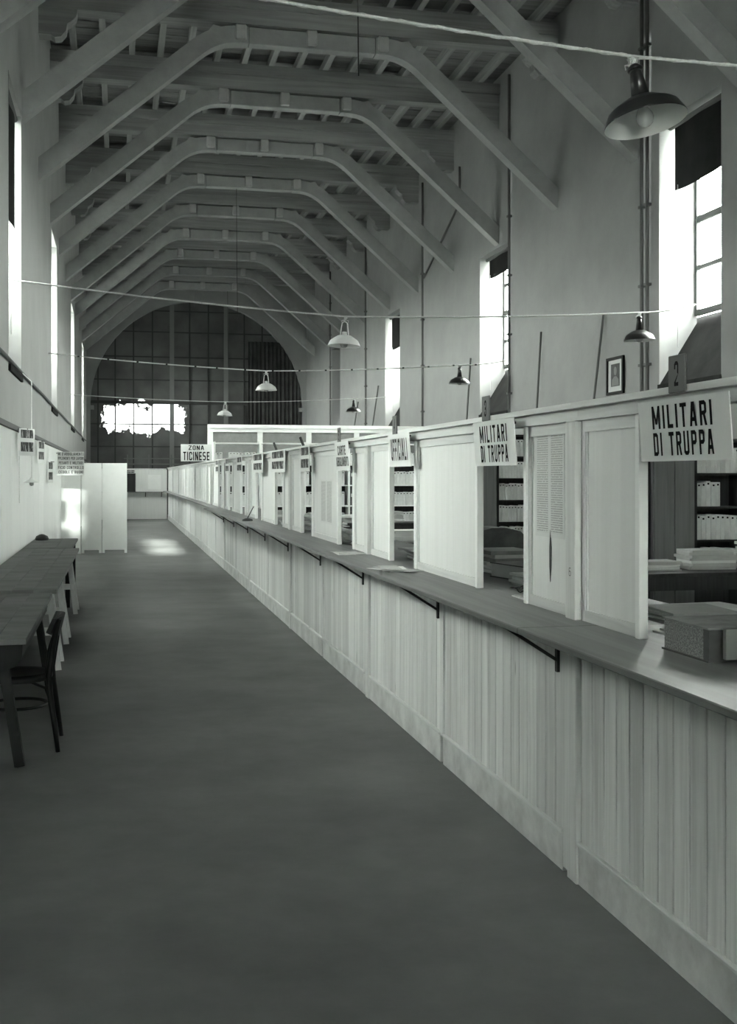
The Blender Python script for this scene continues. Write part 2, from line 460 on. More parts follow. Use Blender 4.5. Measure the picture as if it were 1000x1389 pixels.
# heavy condensed block letters built from bars
def _rect(x0, x1, y0, y1): return [(x0, y0), (x1, y0), (x1, y1), (x0, y1)]
def _ring(x0, x1, y0, y1, t, h, segs):
    c, d = 0.26, 0.11
    def pts(a, b, e, f, c, d): return [(a + c, e), (b - c, e), (b, e + d), (b, f - d), (b - c, f), (a + c, f), (a, f - d), (a, e + d)]
    O = pts(x0, x1, y0, y1, c, d); I = pts(x0 + t, x1 - t, y0 + h, y1 - h, 0.06, 0.03)
    return [[O[k], O[(k + 1) % 8], I[(k + 1) % 8], I[k]] for k in segs]
def glyph(ch, t, h):
    r, g, w = _rect, _ring, 1.0
    V0 = r(0, t, 0, 1); V1 = r(1 - t, 1, 0, 1)
    if ch == 'I': return [r(0, t, 0, 1)], t
    if ch == 'M': return [V0, r(1.35 - t, 1.35, 0, 1), [(0, 1), (t, 1), (0.675 + t * .4, .2), (0.675 - t * .4, .2)], [(1.35 - t, 1), (1.35, 1), (0.675 + t * .4, .2), (0.675 - t * .4, .2)]], 1.35
    if ch == 'N': return [V0, V1, [(0, 1), (t, 1), (1, 0), (1 - t, 0)]], 1
    if ch == 'L': return [V0, r(0, .9, 0, h)], .9
    if ch == 'T': return [r(0, 1, 1 - h, 1), r(.5 - t / 2, .5 + t / 2, 0, 1)], 1
    if ch == 'E': return [V0, r(0, .88, 0, h), r(0, .88, 1 - h, 1), r(0, .78, .5 - h / 2, .5 + h / 2)], .88
    if ch == 'F': return [V0, r(0, .88, 1 - h, 1), r(0, .78, .5 - h / 2, .5 + h / 2)], .88
    if ch == 'A': return [[(0, 0), (t, 0), (.5 + t * .55, 1), (.5 - t * .55, 1)], [(1.1 - t, 0), (1.1, 0), (.6 + t * .55, 1), (.6 - t * .55, 1)], r(.25, .85, .2, .2 + h)], 1.1
    if ch == 'V': return [[(0, 1), (t, 1), (.55 + t * .5, 0), (.55 - t * .5, 0)], [(1.1 - t, 1), (1.1, 1), (.55 + t * .5, 0), (.55 - t * .5, 0)]], 1.1
    if ch == 'Z': return [r(0, 1, 0, h), r(0, 1, 1 - h, 1), [(0, h), (t * 1.1, h), (1, 1 - h), (1 - t * 1.1, 1 - h)]], 1
    if ch == 'O': return g(0, 1, 0, 1, t, h, range(8)), 1
    if ch == 'C': return g(0, 1, 0, 1, t, h, (0, 1, 3, 4, 5, 6, 7)) + [r(1 - t, 1, .1, .33), r(1 - t, 1, .67, .9)], 1
    if ch == 'G': return g(0, 1, 0, 1, t, h, (0, 1, 3, 4, 5, 6, 7)) + [r(1 - t, 1, .1, .5), r(.55, 1, .5 - h, .5), r(1 - t, 1, .67, .9)], 1
    if ch == 'U': return g(0, 1, 0, 1, t, h, (0, 1, 7)) + [r(0, t, .1, 1), r(1 - t, 1, .1, 1)], 1
    if ch == 'D': return [V0, r(0, .75, 0, h), r(0, .75, 1 - h, 1)] + g(0, 1, 0, 1, t, h, (1, 2, 3)), 1
    if ch == 'P': return [V0, r(0, .75, 1 - h, 1), r(0, .75, .42, .42 + h)] + g(0, 1, .42, 1, t, h, (1, 2, 3)), 1
    if ch == 'R': return glyph('P', t, h)[0] + [[(.45, .44), (.45 + t, .44), (1.02, 0), (1.02 - t, 0)]], 1
    if ch == 'B': return [V0, r(0, .75, 1 - h, 1), r(0, .75, .5 - h / 2, .5 + h / 2), r(0, .75, 0, h)] + g(0, 1, .5 - h / 2, 1, t, h, (1, 2, 3)) + g(0, 1, 0, .5 + h / 2, t, h, (1, 2, 3)), 1
    if ch == 'S': return g(0, 1, .43, 1, t, h, (0, 3, 4, 5, 6, 7)) + g(0, 1, 0, .57, t, h, (0, 1, 2, 3, 4, 7)), 1
    if ch == "'": return [r(0, t * .8, .7, 1)], t * .8
    if ch == '2': return g(0, 1, .35, 1, t, h, (2, 3, 4, 5)) + [r(0, t, .68, .9), r(0, 1, 0, h), [(0, h), (t * 1.2, h), (1, .5), (1 - t, .42)]], 1
    if ch == '3': return g(0, 1, .5 - h / 2, 1, t, h, (0, 1, 2, 3, 4, 5)) + g(0, 1, 0, .5 + h / 2, t, h, (7, 0, 1, 2, 3)) + [r(0, t, .7, .9), r(0, t, .1, .3)], 1
    if ch == '4': return [r(.6, .6 + t, 0, 1), r(0, 1, .22, .22 + h), [(0, .22), (t, .22), (.6 + t, 1), (.6, 1)]], 1
    if ch == '5': return [r(0, 1, 1 - h, 1), r(0, t, .48, 1)] + g(0, 1, 0, .62, t, h, (7, 0, 1, 2, 3, 4)), 1
    if ch == '6': return g(0, 1, 0, .6, t, h, range(8)) + g(0, 1, 0, 1, t, h, (3, 4, 5, 6, 7)), 1
    return [], 0.55
def lettering(body, w, h, centre, basis, parent, mat='ink', bold=0.3, name='lettering', z=0.0, space=0.32):
    """one line of lettering fitted to a width and height, laid on a surface"""
    x = 0; polys = []
    for ch in body:
        ps, adv = glyph(ch, bold, bold * 0.5)
        polys += [[(px + x, py) for px, py in p] for p in ps]
        x += adv + space
    x -= space
    b3 = basis.to_3x3(); verts = []; faces = []
    for p in polys:
        ar = sum(p[k][0] * p[(k + 1) % len(p)][1] - p[(k + 1) % len(p)][0] * p[k][1] for k in range(len(p)))
        if ar < 0: p = p[::-1]
        faces.append(list(range(len(verts), len(verts) + len(p))))
        verts += [b3 @ Vector(((px / x - 0.5) * w, (py - 0.5) * h, z)) for px, py in p]
    me = bpy.data.meshes.new(name); me.from_pydata(verts, [], faces)
    me.materials.append(M[mat])
    o = link(name, me); o.parent = parent; o.location = Vector(centre) - world_loc(parent)
    return o

def uv_sheet(name, w, h, t, centre, basis, mat, parent):
    """thin printed sheet with 0..1 uv on its face"""
    b = basis.to_3x3()
    P = [(-w / 2, -h / 2), (w / 2, -h / 2), (w / 2, h / 2), (-w / 2, h / 2)]
    vs = [b @ Vector((x, y, t)) for x, y in P] + [b @ Vector((x, y, 0)) for x, y in P]
    fs = [(0, 1, 2, 3), (7, 6, 5, 4), (0, 4, 5, 1), (1, 5, 6, 2), (2, 6, 7, 3), (3, 7, 4, 0)]
    me = bpy.data.meshes.new(name); me.from_pydata(vs, [], fs)
    uv = me.uv_layers.new(name='UVMap')
    U = [(0, 0), (1, 0), (1, 1), (0, 1)]
    for poly in me.polygons:
        for li, vi in zip(poly.loop_indices, poly.vertices):
            uv.data[li].uv = U[vi % 4] if poly.index == 0 else (0, 0)
    me.materials.append(M[mat])
    o = link(name, me)
    if parent is not None:
        o.parent = parent; o.location = Vector(centre) - world_loc(parent)
    else:
        o.location = centre
    return o

NTH = ['nearest', 'second', 'third', 'fourth', 'fifth', 'sixth', 'seventh', 'eighth', 'ninth', 'tenth', 'eleventh', 'twelfth', 'thirteenth', 'fourteenth', 'fifteenth']

# ================================================================== the setting
def f_floor(bm):
    box(bm, XL - 0.7, XR + 0.7, Y0, Y1 + 0.6, -0.1, 0)
struct('floor', f_floor, 'floor', (3.2, 20, 0), 'dark linoleum floor of the long hall', 'floor')
def f_ground(bm):
    box(bm, -150, 150, -120, 200, -0.6, -0.35)
struct('ground_outside', f_ground, 'ground', (0, 0, -0.6), 'pale ground outside the building', 'ground')

def wall_with_windows(bm, xi, xo, wins):
    """solid wall between inner face xi and outer face xo with tall openings (sloped sills are separate)"""
    a, b = min(xi, xo), max(xi, xo)
    y = Y0
    for (w0, w1, z0, z1) in wins:
        box(bm, a, b, y, w0, 0, ZC + 0.4)
        box(bm, a, b, w0, w1, 0, z0)
        box(bm, a, b, w0, w1, z1, ZC + 0.4)
        y = w1
    box(bm, a, b, y, Y1 + 0.5, 0, ZC + 0.4)
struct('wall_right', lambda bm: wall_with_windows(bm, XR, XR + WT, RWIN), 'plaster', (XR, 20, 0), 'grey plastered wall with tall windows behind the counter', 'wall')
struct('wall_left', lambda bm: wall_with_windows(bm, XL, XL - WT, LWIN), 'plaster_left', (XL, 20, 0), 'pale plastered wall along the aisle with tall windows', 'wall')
BWIN = [(-1.22, -0.80, 5.75, 6.85), (0.66, 1.42, 5.25, 6.10), (-0.9, 1.8, 2.0, 4.9)]  # unseen openings added for the sun patches and for front light
def f_back(bm):
    xs = sorted({XL - WT, XR + WT} | {v for w in BWIN for v in w[:2]})
    zs = sorted({0.0, ZC + 0.4} | {v for w in BWIN for v in w[2:]})
    for xa, xb in zip(xs, xs[1:]):
        for za, zb in zip(zs, zs[1:]):
            cx, cz = (xa + xb) / 2, (za + zb) / 2
            if not any(w[0] < cx < w[1] and w[2] < cz < w[3] for w in BWIN):
                box(bm, xa, xb, Y0 - 0.3, Y0, za, zb)
for (a, b, z0, z1) in BWIN[:2]:
    portal((a + b) / 2, Y0 - 0.35, (z0 + z1) / 2, b - a, z1 - z0, 0, 1)
struct('wall_back', f_back, 'plaster', (3.2, Y0, 0), 'plastered wall behind the camera', 'wall')

def window(n, side, y0, y1, z0, z1, dark=False):
    s = 1 if side == 'right' else -1
    xi = XR if s > 0 else XL
    xg = xi + s * (WT - 0.08)
    root = link('window_%d' % n, None); root.location = (xg, (y0 + y1) / 2, z0); root['kind'] = 'structure'
    root['category'] = 'window'
    zs = z0 + 1.03
    # sloped sill, plastered splayed jamb linings
    part('sill', lambda bm: prism(bm, [(xi - s * 0.03, z0 - 0.06), (xi - s * 0.03, z0 + 0.02), (xi, z0 + 0.02), (xg + s * 0.06, zs), (xg + s * 0.06, z0 - 0.06)], 'Y', y0 + 0.001, y1 - 0.001), 'sill_paint', root)
    def jambs(bm):
        prism(bm, [(xi - s * 0.004, y1 + 0.004), (xi - s * 0.004, y1 - 0.01), (xg, y1 - 0.12), (xg, y1 + 0.004)], 'Z', z0, z1)
        prism(bm, [(xi - s * 0.004, y0 - 0.004), (xi - s * 0.004, y0 + 0.01), (xg, y0 + 0.12), (xg, y0 - 0.004)], 'Z', z0, z1)
    part('jamb_lining', jambs, 'reveal', root)
    ya, yb = y0 + 0.12, y1 - 0.12
    def frame(bm):
        t = 0.06
        box(bm, xg - 0.03, xg + 0.03, ya, ya + t, zs, z1)
        box(bm, xg - 0.03, xg + 0.03, yb - t, yb, zs, z1)
        box(bm, xg - 0.03, xg + 0.03, ya + t, yb - t, zs, zs + 0.09)
        box(bm, xg - 0.03, xg + 0.03, ya + t, yb - t, z1 - t, z1)
    part('window_frame', frame, 'bar', root)
    nz = 4; ny = 2
    hz = (z1 - zs) / nz
    for i in range(1, nz):
        zz = zs + i * hz
        w = 0.05 if i == 2 else 0.03
        part('glazing_bar', lambda bm: box(bm, xg - 0.025, xg + 0.025, ya + 0.06, yb - 0.06, zz - w, zz + w), 'bar', root)
    ym = (ya + yb) / 2
    part('mullion', lambda bm: box(bm, xg - 0.02, xg + 0.02, ym - 0.02, ym + 0.02, zs + 0.09, z1 - 0.06), 'bar', root)
    for i in range(nz):
        for (a, b) in ((ya + 0.06, ym - 0.02), (ym + 0.02, yb - 0.06)):
            zz = zs + i * hz
            part('pane', lambda bm: box(bm, xg - 0.004, xg + 0.004, a, b, zz + 0.02, zz + hz - 0.02), 'blind' if dark else 'glass', root)
    return root
n = 1
for i, w in enumerate(RWIN):
    r = window(n, 'right', *w, dark=(i == 3)); n += 1
    r['label'] = '%s tall window in the wall behind the counter' % NTH[i]
for i, w in enumerate(LWIN):
    r = window(n, 'left', *w); n += 1
    r['label'] = '%s tall window in the wall along the aisle' % NTH[i - 1] if i else 'tall window in the aisle wall beside the camera, out of the picture'

for k, (a, b, z0, z1) in enumerate(BWIN):
    root = link('window_%d' % n, None); n += 1
    root.location = ((a + b) / 2, Y0 - 0.15, z0); root['kind'] = 'structure'; root['category'] = 'window'
    root['label'] = ['small high window behind the camera near the aisle wall', 'small high window behind the camera over the aisle', 'broad frosted window behind the camera over the aisle'][k]
    zm = (z0 + z1) / 2
    part('window_frame', lambda bm: (box(bm, a, a + 0.04, Y0 - 0.17, Y0 - 0.13, z0, z1), box(bm, b - 0.04, b, Y0 - 0.17, Y0 - 0.13, z0, z1), box(bm, a + 0.04, b - 0.04, Y0 - 0.17, Y0 - 0.13, z0, z0 + 0.04), box(bm, a + 0.04, b - 0.04, Y0 - 0.17, Y0 - 0.13, z1 - 0.04, z1)), 'bar', root)
    part('glazing_bar', lambda bm: box(bm, a + 0.04, b - 0.04, Y0 - 0.17, Y0 - 0.13, zm - 0.09, zm + 0.09), 'bar', root)  # bar made wide to split the floor sun patch in two
    part('pane', lambda bm: box(bm, a + 0.04, b - 0.04, Y0 - 0.152, Y0 - 0.148, z0 + 0.04, zm - 0.09), ('dirty_glass', 'glass', 'frosted_pane')[k], root)
    part('pane', lambda bm: box(bm, a + 0.04, b - 0.04, Y0 - 0.152, Y0 - 0.148, zm + 0.09, z1 - 0.04), ('dirty_glass', 'glass', 'frosted_pane')[k], root)

# arched end wall
AX, AZ, AR = 3.25, 4.62, 4.38
def f_end(bm):
    seg = 40
    pts = [(AX + AR * math.cos(PI * k / seg), AZ + AR * math.sin(PI * k / seg)) for k in range(seg + 1)]   # right to left
    top = ZC + 0.4
    for y in (0,):
        for k in range(seg):
            (xa, za), (xb, zb) = pts[k], pts[k + 1]
            prism(bm, [(xa, za), (xb, zb), (xb, top), (xa, top)], 'Y', Y1, Y1 + 0.5)
        box(bm, AX + AR, XR + WT, Y1, Y1 + 0.5, 0, top)
        box(bm, XL - WT, AX - AR, Y1, Y1 + 0.5, 0, top)
struct('wall_end', f_end, 'plaster', (AX, Y1, 0), 'far plastered end wall with a great round arch', 'wall')
def f_imp(bm):
    box(bm, AX - AR - 0.06, AX - AR + 0.14, Y1 - 0.06, Y1 + 0.4, AZ - 0.16, AZ)
    box(bm, AX + AR - 0.14, AX + AR + 0.06, Y1 - 0.06, Y1 + 0.4, AZ - 0.16, AZ)
o = struct('trim_1', f_imp, 'plaster', (AX, Y1, AZ), 'small impost mouldings where the end arch springs', 'moulding')
o = struct('trim_2', lambda bm: box(bm, AX - 0.16, AX + 0.16, Y1 - 0.12, Y1 + 0.02, AZ + AR + 0.05, AZ + AR + 0.6), 'plaster', (AX, Y1, AZ + AR), 'plain keystone above the end arch', 'keystone')

# glazed steel screen filling the arch
YG = Y1 + 0.32
gl = link('window_%d' % n, None); gl.location = (AX, YG, 0); gl['kind'] = 'structure'; gl['category'] = 'window'
gl['label'] = 'great arched window of small blacked-out panes in the end wall'
GX = [AX - 4.42, AX - 4.08, -0.14 - 0.0, 0.60, 1.37, 2.17, 2.90, 3.68, 4.42, 5.18, 5.94, 6.70, AX + 4.08, AX + 4.42]
GX = sorted(GX)
GZ = [0.0, 1.2, 2.2, 2.95, 3.88, 4.78, 5.72, 6.68, 7.72, 8.6, 9.1]
for i, gx in enumerate(GX[1:-1]):
    hmax = AZ + math.sqrt(max(0, AR ** 2 - (gx - AX) ** 2)) + 0.05
    heavy = abs(gx - 2.17) < 0.01 or abs(gx - 4.42) < 0.01
    w = 0.09 if heavy else 0.03
    part('mullion', lambda bm: box(bm, gx - w, gx + w, YG - 0.08, YG + 0.04, 0, hmax), 'arch_rail' if heavy else 'arch_bar', gl, (gx, YG, 0))
for gz in GZ[1:-1]:
    heavy = abs(gz - 4.78) < 0.01
    hw = AR + 0.03 if gz < AZ else math.sqrt(max(0.01, AR ** 2 - (gz - AZ) ** 2)) + 0.05
    w = 0.06 if heavy else 0.025
    part('transom', lambda bm: box(bm, AX - hw, AX + hw, YG - (0.1 if heavy else 0.05), YG + 0.03, gz - w, gz + w), 'arch_bar', gl, (AX, YG, gz))
for i in range(len(GX) - 1):
    for j in range(len(GZ) - 1):
        x0, x1, z0, z1 = GX[i], GX[i + 1], GZ[j], GZ[j + 1]
        cx = min(max(AX, x0), x1)
        if z0 > AZ and (cx - AX) ** 2 + (z0 - AZ) ** 2 > AR ** 2: continue
        part('pane', lambda bm: box(bm, x0, x1, YG - 0.006, YG + 0.006, z0, z1), 'painted_glass', gl, ((x0 + x1) / 2, YG, z0))
# dark pleated curtain hanging over the right of the arch
def f_curt(bm):
    n = 60; x0, x1 = 5.35, 7.55
    fr = []
    for k in range(n + 1):
        x = x0 + (x1 - x0) * k / n
        y = YG - 0.2 + 0.05 * math.sin(k * 1.35) + 0.02 * math.sin(k * 0.6)
        zt = min(7.4, AZ + math.sqrt(max(0.0, AR ** 2 - (x - AX) ** 2)) + 0.02)
        fr.append((x, y, zt))
    for (a, b) in zip(fr, fr[1:]):
        v = [bm.verts.new(p) for p in ((a[0], a[1], 0.3), (b[0], b[1], 0.3), (b[0], b[1], b[2]), (a[0], a[1], a[2]))]
        bm.faces.new(v)
    bmesh.ops.remove_doubles(bm, verts=bm.verts[:], dist=0.0001)
    bmesh.ops.solidify(bm, geom=bm.faces[:], thickness=0.012)
single('curtain', f_curt, 'curtain', (6.45, YG - 0.2, 0.3), 'dark pleated blackout curtain over the right of the arched window', 'curtain')

# ceiling boards and joists
ceil = struct('ceiling', lambda bm: box(bm, XL - WT, XR + WT, Y0, Y1 + 0.5, ZC + 0.05, ZC + 0.2), 'ceil_board', (AX, 20, ZC), 'flat boarded timber ceiling high above the hall', 'ceiling')
pl = mesh_of(lambda bm: box(bm, XL - AX, XR - AX, -0.152, 0.152, 0, 0.05), 'ceil_board', 'ceiling_board')
y = 7.5
while y < Y1 - 0.1:
    if y + 0.16 < Y1:
        piece('ceiling_board', pl, ceil, (AX, y + 0.16, ZC + random.uniform(-0.006, 0.006)))
    y += 0.3235
jm = mesh_of(lambda bm: box(bm, -0.055, 0.055, -1.622, 1.622, -0.17, 0), 'joist', 'joist')
for k, ty in enumerate(TRUSS_Y[:-1]):
    if ty < 9: continue
    for i in range(16):
        piece('joist', jm, ceil, (XL + 0.45 + i * 0.547, ty + 1.625, ZC - 0.002 - 0.005))

# roof trusses
KX0, KX1 = 1.62, 4.96            # knees
def strut_poly(side):
    fx, fz = (XL - 0.02, 6.78) if side < 0 else (XR + 0.02, 6.78)
    kx = KX0 if side < 0 else KX1
    ctr = [Vector((fx, fz)), Vector((kx - side * -0.0, 9.29)), Vector((kx - side * 0.55, 9.29))]
    # rounded knee
    a, b, c = ctr
    d1 = (a - b).normalized(); d2 = (c - b).normalized()
    p1 = b + d1 * 0.42; p2 = b + d2 * 0.42
    pts = [a]
    for t in [i / 8 for i in range(9)]:
        pts.append(p1 * (1 - t) ** 2 + b * 2 * t * (1 - t) + p2 * t * t)
    pts.append(c)
    t = 0.145
    up, dn = [], []
    for i, p in enumerate(pts):
        d = (pts[min(i + 1, len(pts) - 1)] - pts[max(i - 1, 0)]).normalized()
        nn = Vector((-d.y, d.x))
        if nn.y < 0: nn = -nn
        if i == 0:
            up.append(Vector((fx, fz + 0.19))); dn.append(Vector((fx, fz - 0.19)))
        else:
            up.append(p + nn * t); dn.append(p - nn * t)
    # square shoulder on top of the knee
    mid = len(pts) // 2
    up[mid] = up[mid] + Vector((side * 0.02, 0.06))
    return up, dn
def f_strut(bm, side, y):
    up, dn = strut_poly(side)
    h = 0.125
    A = [[bm.verts.new((p.x, y + s * h, p.y)) for p in lst] for s in (-1, 1) for lst in (up, dn)]
    uf, df, ub, db = A
    for i in range(len(up) - 1):
        bm.faces.new((uf[i], uf[i + 1], df[i + 1], df[i])); bm.faces.new((ub[i], db[i], db[i + 1], ub[i + 1]))
        bm.faces.new((uf[i], ub[i], ub[i + 1], uf[i + 1])); bm.faces.new((df[i], df[i + 1], db[i + 1], db[i]))
    bm.faces.new((uf[0], df[0], db[0], ub[0])); bm.faces.new((uf[-1], ub[-1], db[-1], df[-1]))
def corbel_poly(side):
    w = XL if side < 0 else XR
    s = -side
    p = [(0, 9.46), (0.62, 9.46), (0.60, 9.34), (0.52, 9.26), (0.46, 9.22), (0.44, 9.10), (0.36, 9.0), (0.26, 8.98), (0.2, 9.02), (0, 9.02)]
    return [(w + s * u, z) for u, z in p]
vis = [t for t in TRUSS_Y if t > 8]
_tm = {}
for k, ty in enumerate(vis):
    lab = 'timber roof truss with curved knees, %s from the arched end wall' % (['', 'second', 'third', 'fourth', 'fifth', 'sixth', 'seventh', 'eighth', 'ninth', 'tenth', 'eleventh', 'twelfth'][len(vis) - 1 - k] if k < len(vis) - 1 else '')
    if k == len(vis) - 1: lab = 'timber roof truss with curved knees, set against the arched end wall'
    if k == 0: lab = 'timber roof truss nearest the camera, only its strut crosses the top corner'
    root = thing('roof_truss', lab, 'truss', (AX, ty, 6.6), 'timber roof trusses along the hall')
    if not _tm:
        org = Vector((AX, ty, 6.6))
        def mk(name, fn, mat):
            bm = bmesh.new(); fn(bm); finish(bm); bmesh.ops.translate(bm, verts=bm.verts[:], vec=-org)
            me = bpy.data.meshes.new(name); bm.to_mesh(me); bm.free(); me.materials.append(M[mat]); return me
        _tm['list'] = [
            ('strut', mk('strut', lambda bm: f_strut(bm, -1, ty), 'strut')),
            ('strut', mk('strut', lambda bm: f_strut(bm, 1, ty), 'strut')),
            ('collar_beam', mk('collar_beam', lambda bm: box(bm, KX0 + 0.56, KX1 - 0.56, ty - 0.115, ty + 0.115, 9.15, 9.43, 0.012), 'strut')),
            ('tie_beam', mk('tie_beam', lambda bm: (box(bm, XL, XR, ty - 0.16, ty + 0.16, 9.46, 9.73)), 'beam')),
            ('cap_beam', mk('cap_beam', lambda bm: (box(bm, XL, XR, ty - 0.21, ty + 0.21, 9.731, 9.945)), 'beam')),
            ('corbel', mk('corbel', lambda bm: prism(bm, corbel_poly(-1), 'Y', ty - 0.14, ty + 0.14), 'beam')),
            ('corbel', mk('corbel', lambda bm: prism(bm, corbel_poly(1), 'Y', ty - 0.14, ty + 0.14), 'beam')),
        ] + [('clasp_block', mk('clasp_block', lambda bm, x=x: box(bm, x - 0.095, x + 0.095, ty - 0.17, ty + 0.17, 9.19, 9.455, 0.02), 'clasp')) for x in (KX0 + 0.42, AX + 0.02, KX1 - 0.42)]
    for nm, me in _tm['list']:
        o = link(nm, me); o.parent = root

# left wall: ledge pipe at sill height, boarded dado with dark rail
lx = XL
def f_dado(bm):
    pass
dado = struct('trim_3', lambda bm: box(bm, XL, XL + 0.055, 2, Y1, 2.31, 2.37), 'bar', (XL, 20, 2.31), 'dark rail along the top of the boarded aisle wall', 'rail')
pan = struct('baseboard_left', lambda bm: box(bm, XL, XL + 0.015, 2, Y1, 0, 2.31), 'plaster_left', (XL, 20, 0), 'pale boarding on the lower aisle wall', 'panelling')
dm = mesh_of(lambda bm: box(bm, 0, 0.02, -0.59, 0.59, 0, 2.29, 0.004), 'dado', 'wall_board')
for i in range(34):
    piece('wall_board', dm, pan, (XL + 0.015, 2.7 + i * 1.2, 0.01))
struct('trim_4', lambda bm: tube(bm, [(XL + 0.03, y, 3.12 + 0.006 * math.sin(y)) for y in range(2, 48, 2)], 0.02, 6), 'pipe', (XL, 20, 3.12), 'thin conduit running along the aisle wall at sill height', 'conduit')

# pipes on the right wall
for i, (py, z0, z1, dx) in enumerate([(21.75, 1.0, 9.9, 0), (28.45, 1.0, 9.4, 0), (15.62, 1.0, 9.9, 0), (15.80, 1.0, 9.9, 0), (41.6, 1.0, 9.4, 0), (35.4, 1.0, 9.3, 0)]):
    def fp(bm):
        tube(bm, [(XR - 0.05, py, z0), (XR - 0.05, py, z1)], 0.028, 8)
        for z in [z0 + 1.2 * q for q in range(1, int((z1 - z0) / 1.2))]:
            box(bm, XR - 0.09, XR, py - 0.045, py + 0.045, z, z + 0.04)
    labs = ['vertical pipe on the wall just before the second tall window', 'vertical pipe on the wall between the second and third tall windows',
            'vertical pipe beside the nearest tall window, right one of a pair', 'vertical pipe beside the nearest tall window, left one of a pair',
            'vertical pipe on the wall beside the far dark window', 'vertical pipe on the wall between the third tall window and the far dark window']
    single('wall_pipe', fp, 'pipe', (XR - 0.05, py, z0), labs[i], 'pipe', 'pipes on the wall behind the counter')
single('slanting_conduit', lambda bm: tube(bm, [(XR - 0.04, 25.2, 8.95), (XR - 0.04, 25.2, 8.1), (XR - 0.04, 28.35, 6.9)], 0.025, 8), 'pipe', (XR - 0.04, 25.2, 6.9), 'bent conduit slanting down the wall to a vertical pipe', 'pipe')

# ================================================================== counter
POSTS = [4.56 + 4.115 * k for k in range(-1, 11)]
YE = 46.1        # end screen
sec_y = [(POSTS[i], POSTS[i + 1]) for i in range(len(POSTS) - 1)]
ZS = 1.13        # top of counter
BW = 0.1175
bmesh_board = mesh_of(lambda bm: box(bm, 0, 0.018, -BW / 2 + 0.003, BW / 2 - 0.003, 0.18, ZS - 0.03, 0.003), 'board', 'board')
for i, (a, b) in enumerate(sec_y):
    b = min(b, YE)
    if a >= YE: break
    lab = 'pine boarded counter front, %s bay from the camera' % NTH[i]
    root = thing('ticket_counter', lab, 'counter', (XC + 0.05, (a + b) / 2, 0), 'boarded bays of the long counter')
    part('post', lambda bm: box(bm, XC - 0.022, XC + 0.06, a - 0.05, a + 0.05, 0, ZS - 0.025, 0.004), 'post', root, (XC, a, 0))
    part('stile', lambda bm: box(bm, XC - 0.012, XC + 0.05, a + 0.051, a + 0.12, 0.02, ZS - 0.026, 0.003), 'post', root, (XC, a + 0.08, 0))
    m_ = (a + b) / 2 - 0.02
    part('stile', lambda bm: box(bm, XC - 0.012, XC + 0.05, m_ - 0.03, m_ + 0.03, 0.171, ZS - 0.026, 0.003), 'post', root, (XC, m_, 0))
    for (u, v) in ((a + 0.121, m_ - 0.031), (m_ + 0.031, b - 0.051)):
        if b > 46 : continue
        part('skirting_board', lambda bm: box(bm, XC - 0.012, XC + 0.03, u if u > m_ - 0.5 and u > a + 1 else u, v, 0, 0.165, 0.003), 'skirting', root, (XC, u, 0))
        part('skirting_moulding', lambda bm: box(bm, XC - 0.02, XC + 0.02, u, v, 0.166, 0.184, 0.004), 'rail', root, (XC, u, 0.16))
        if i < 5:
            n_ = max(1, round((v - u) / BW)); step = (v - u) / n_
            for q in range(n_):
                o = piece('board', bmesh_board, root, (XC, u + (q + 0.5) * step, 0))
                o.scale.y = step / BW
        else:
            def fb(bm):
                n_ = max(1, round((v - u) / BW)); step = (v - u) / n_
                for q in range(n_):
                    y_ = u + q * step
                    box(bm, XC, XC + 0.018, y_ + 0.003, y_ + step - 0.003, 0.18, ZS - 0.03)
            o = part('boarding', fb, 'board', root, (XC, u, 0)); o['kind'] = 'stuff'
        part('backing', lambda bm: box(bm, XC + 0.0185, XC + 0.03, u, v, 0.17, ZS - 0.03), 'office_dark', root, (XC, u, 0))

# counter top with brackets
top = thing('long_worktop', 'long worn wooden counter top on iron brackets along the aisle', 'worktop', (1.75, 12, ZS - 0.03))
XF = 1.585
ybreaks = [1.2, 4.35, 9.1, 13.4, 17.6, 21.7]
for u, v in zip(ybreaks, ybreaks[1:]):
    part('top_board', lambda bm: box(bm, XF, XC + 0.02, u + 0.0015, v - 0.0015, ZS - 0.026, ZS, 0.004), 'shelf', top, (1.75, u, ZS))
    part('inner_board', lambda bm: box(bm, XC + 0.021, 2.62, u + 0.0015, v - 0.0015, ZS - 0.026, ZS - 0.003, 0.003), 'shelf', top, (2.2, u, ZS))
part('top_board', lambda bm: box(bm, 1.74, XC + 0.02, 21.705, YE - 0.23, ZS - 0.026, ZS, 0.004), 'shelf', top, (1.75, 22, ZS))
bry = [4.70, 6.62, 8.78, 10.72, 12.85, 14.95, 17.0, 19.1, 21.0]
for yb in bry:
    def fbk(bm):
        box(bm, XC - 0.036, XC - 0.023, yb - 0.014, yb + 0.014, ZS - 0.25, ZS - 0.027)
        box(bm, XF + 0.03, XC - 0.036, yb - 0.014, yb + 0.014, ZS - 0.037, ZS - 0.027)
        bar(bm, (XF + 0.06, yb, ZS - 0.037), (XC - 0.03, yb, ZS - 0.2), 0.018, 0.014)
    part('bracket', fbk, 'iron', top, (XC - 0.02, yb, ZS - 0.25))

